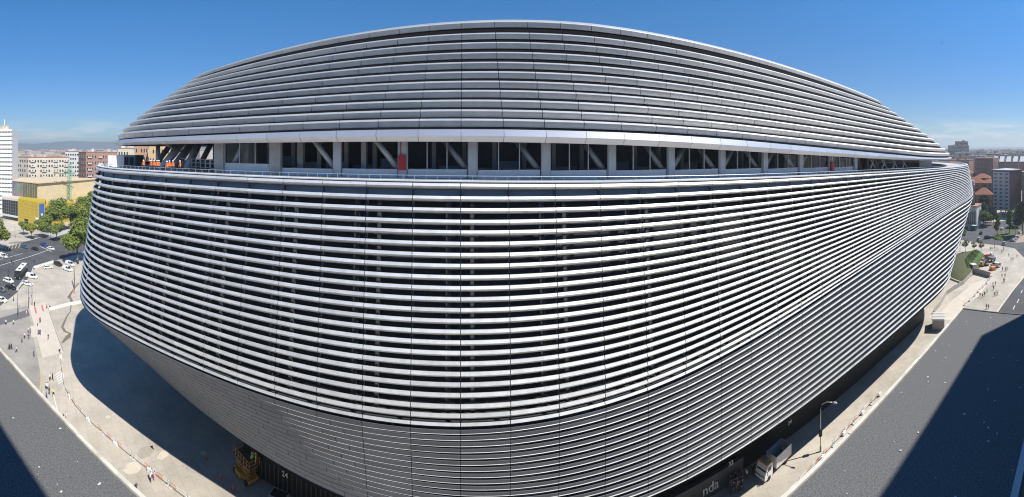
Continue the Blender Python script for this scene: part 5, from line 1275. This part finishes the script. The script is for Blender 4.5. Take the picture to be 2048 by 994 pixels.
# ------------------------------------------------------------------ people
random.seed(33)
people('people on the side road', 'on the grey side road', [(11.5, 650, 'white', 'black'), (27, 650, 'white', 'denim'), (53, 631, 'white', 'beige'), (27, 603, 'grey', 'black'), (56, 666, 'white', 'black'), (60.5, 667, 'grey', 'denim'), (49, 677, 'white', 'black'), (57, 679, 'black', 'grey'),
   (43.6, 686, 'grey', 'black'), (18, 700, 'black', 'black'), (23, 699, 'black', 'navy'), (20, 697, 'grey', 'black'), (32.7, 705, 'white', 'black'), (67.6, 714, 'black', 'denim')])
people('people on the pale path', 'along the pale path', [(69, 613, 'black', 'black'), (74.6, 652, 'white', 'black'), (79, 646, 'red', 'beige'), (81, 645, 'red', 'denim'), (76.5, 670, 'blue', 'denim'), (80, 670, 'black', 'black'), (96.5, 679, 'black', 'grey'), (119, 705, 'white', 'black'), (99.5, 620, 'black', 'black'), (97, 620, 'white', 'navy'), (93.5, 617, 'pink', 'black')])
people('people on the left pavement', 'on the left pavement', [(100, 761, 'white', 'black'), (105, 761, 'black', 'black'), (91.7, 779, 'white', 'navy'), (95.5, 781, 'white', 'grey'), (98.5, 789, 'black', 'black'), (93, 798, 'blue', 'black'), (107, 792, 'lime', 'navy'), (126, 845, 'black', 'black'), (132, 841, 'white', 'pink'), (301, 964, 'white', 'black'), (309, 962, 'pink', 'pink'), (272, 986, 'navy', 'black'), (12, 727, 'black', 'black')])
people('people at the roundabout kerb', 'waiting at the roundabout kerb', [(1981, 500, 'black', 'navy'), (1984, 500, 'red', 'black'), (1988.5, 501, 'black', 'black'), (1992, 500, 'navy', 'black'), (1996, 500, 'black', 'denim'), (2003, 506, 'black', 'black'), (2006, 506, 'grey', 'black')])
people('people on the right pavement', 'walking on the right pavement', [(2017.7, 513, 'black', 'navy'), (2022, 521, 'black', 'black'), (2026, 522, 'navy', 'black'), (2034, 516, 'red', 'black'), (2005, 542, 'black', 'black'), (2011, 542, 'grey', 'black'), (2014, 541, 'black', 'navy'), (2004, 555, 'black', 'denim'), (2010, 554.6, 'black', 'black'),
   (2007, 564.5, 'black', 'black'), (2009.6, 564.5, 'navy', 'black'), (1986, 572, 'black', 'black'), (1991, 571, 'navy', 'grey'), (1987, 580, 'black', 'black'), (1974, 586, 'black', 'beige'), (1960, 594, 'black', 'black'), (1965, 595.5, 'navy', 'black'), (1969, 592.7, 'black', 'grey'), (1988.5, 592.7, 'black', 'black'), (1992, 591, 'grey', 'black'), (1995.5, 590.5, 'black', 'navy'), (1973, 618, 'black', 'black'), (1977, 618, 'navy', 'black')])
random.seed(8)
people('crowd outside the shop', 'in the crowd by the shop', [(1462 + (i % 6) * 4.3 + random.uniform(-1, 1), 962 + (i // 6) * 9 + random.uniform(-2, 2) + (i % 6) * -1.5, random.choice(['black', 'navy', 'black', 'grey', 'navy', 'white', 'red']), random.choice(['black', 'denim', 'navy'])) for i in range(24)])
people('people by the lorry', 'standing beside the lorry cab', [(1493, 958, 'white', 'black'), (1506, 948, 'black', 'black'), (1511, 943, 'grey', 'black'), (1514, 950, 'black', 'navy')])
hv = [(287, 321, 73), (301.7, 320, 74), (308, 320, 75), (314, 322, 69), (318, 323, 71), (334, 326, 61), (339, 323, 67), (345.7, 322, 70), (360, 321, 71)]
for i, (x, y, r) in enumerate(hv):
    p = GP(x, min(r, 46.6 / math.cos((x - X0) / F) + (i % 3) * .7)); p.z = 48.32
    person(p, random.uniform(2.6, 3.6), 'orange', 'navy', f'worker in orange vest and white helmet on the terrace, {ORD[i]} from the left', 'terrace workers', helmet=True, pose=0)
# items on the terrace corner
e = empty('air_handling_unit', GP(262, 84) + Vector((0, 0, 48.3)), 'grey machine box on the terrace corner behind the railing', 'machine')
b = MB(); b.box(-2.6, 2.6, -1.2, 1.2, 0, 2.2); part('casing', b, M_POST, e); b = MB(); b.box(-2.7, 2.7, -1.3, 1.3, 2.2, 2.35); part('lid', b, M_FRAME, e)
for k in range(3): b = MB(); b.box(-2.3 + k * 1.6, -1.1 + k * 1.6, -1.24, -1.2, .3, 1.9); part('grille', b, M_DARK, e)
e = empty('white_panel_stack', GP(232, 80) + Vector((0, 0, 48.3)), 'white boards standing upright at the left end of the terrace', 'panel stack', None, .8)
for k in range(3): b = MB(); b.box(-1.6, 1.6, -.3 + k * .3, -.15 + k * .3, 0, 2.3); part('board', b, M_WHITE, e)
for i in range(7):
    p = GP(368 + i * 9.5, 74 - i * 1.6) + Vector((0, 0, 48.3)); e = empty('trolley_rack', p, f'metal rack standing on the terrace, {ORD[i]} from the left', 'rack', 'metal racks on the terrace')
    for sx in (-.45, .45): b = MB(); b.tube([(sx, 0, 0), (sx, 0, 1.9)], .07, 5); part('upright', b, M_RAIL, e)
    for z in (.5, 1.2, 1.8): b = MB(); b.box(-.45, .45, -.2, .2, z, z + .07); part('shelf', b, M_RAIL, e)
# bird
p = AT(1883, 87, 60); e = empty('bird', p, 'small dark bird flying high over the right roofline', 'bird'); b = MB()
b.strip([[Vector((x, math.cos(a) * r, math.sin(a) * r)) for a in [i * 1.047 for i in range(6)]] for x, r in ((-.22, .01), (-.1, .045), (.05, .055), (.16, .03), (.2, .008))], closed=True, caps=True)
for s in (-1, 1): b.add([(.06, s * .04, 0), (-.06, s * .04, 0), (-.12, s * .34, .14), (.0, s * .3, .16)], [(0, 1, 2, 3)]); b.add([(.06, s * .04, -.012), (-.06, s * .04, -.012), (-.12, s * .34, .128), (.0, s * .3, .148)], [(3, 2, 1, 0)])
part('body', b, M_BLACK, e)

# ------------------------------------------------------------------ air
hz = MB(); hz.box(-8000, 8000, -3000, 8000, -3, 160)
ho = put('haze', hz.mesh('haze', bpy.data.materials.new('haze air'))); ho['kind'] = 'stuff'
hm = ho.data.materials[0]; hm.use_nodes = True; hm.node_tree.nodes.clear()
o_ = hm.node_tree.nodes.new('ShaderNodeOutputMaterial'); pv = hm.node_tree.nodes.new('ShaderNodeVolumePrincipled')
pv.inputs['Color'].default_value = (.84, .93, 1.0, 1); pv.inputs['Density'].default_value = 2.3e-4; pv.inputs['Anisotropy'].default_value = 0.2
hm.node_tree.links.new(pv.outputs[0], o_.inputs['Volume'])
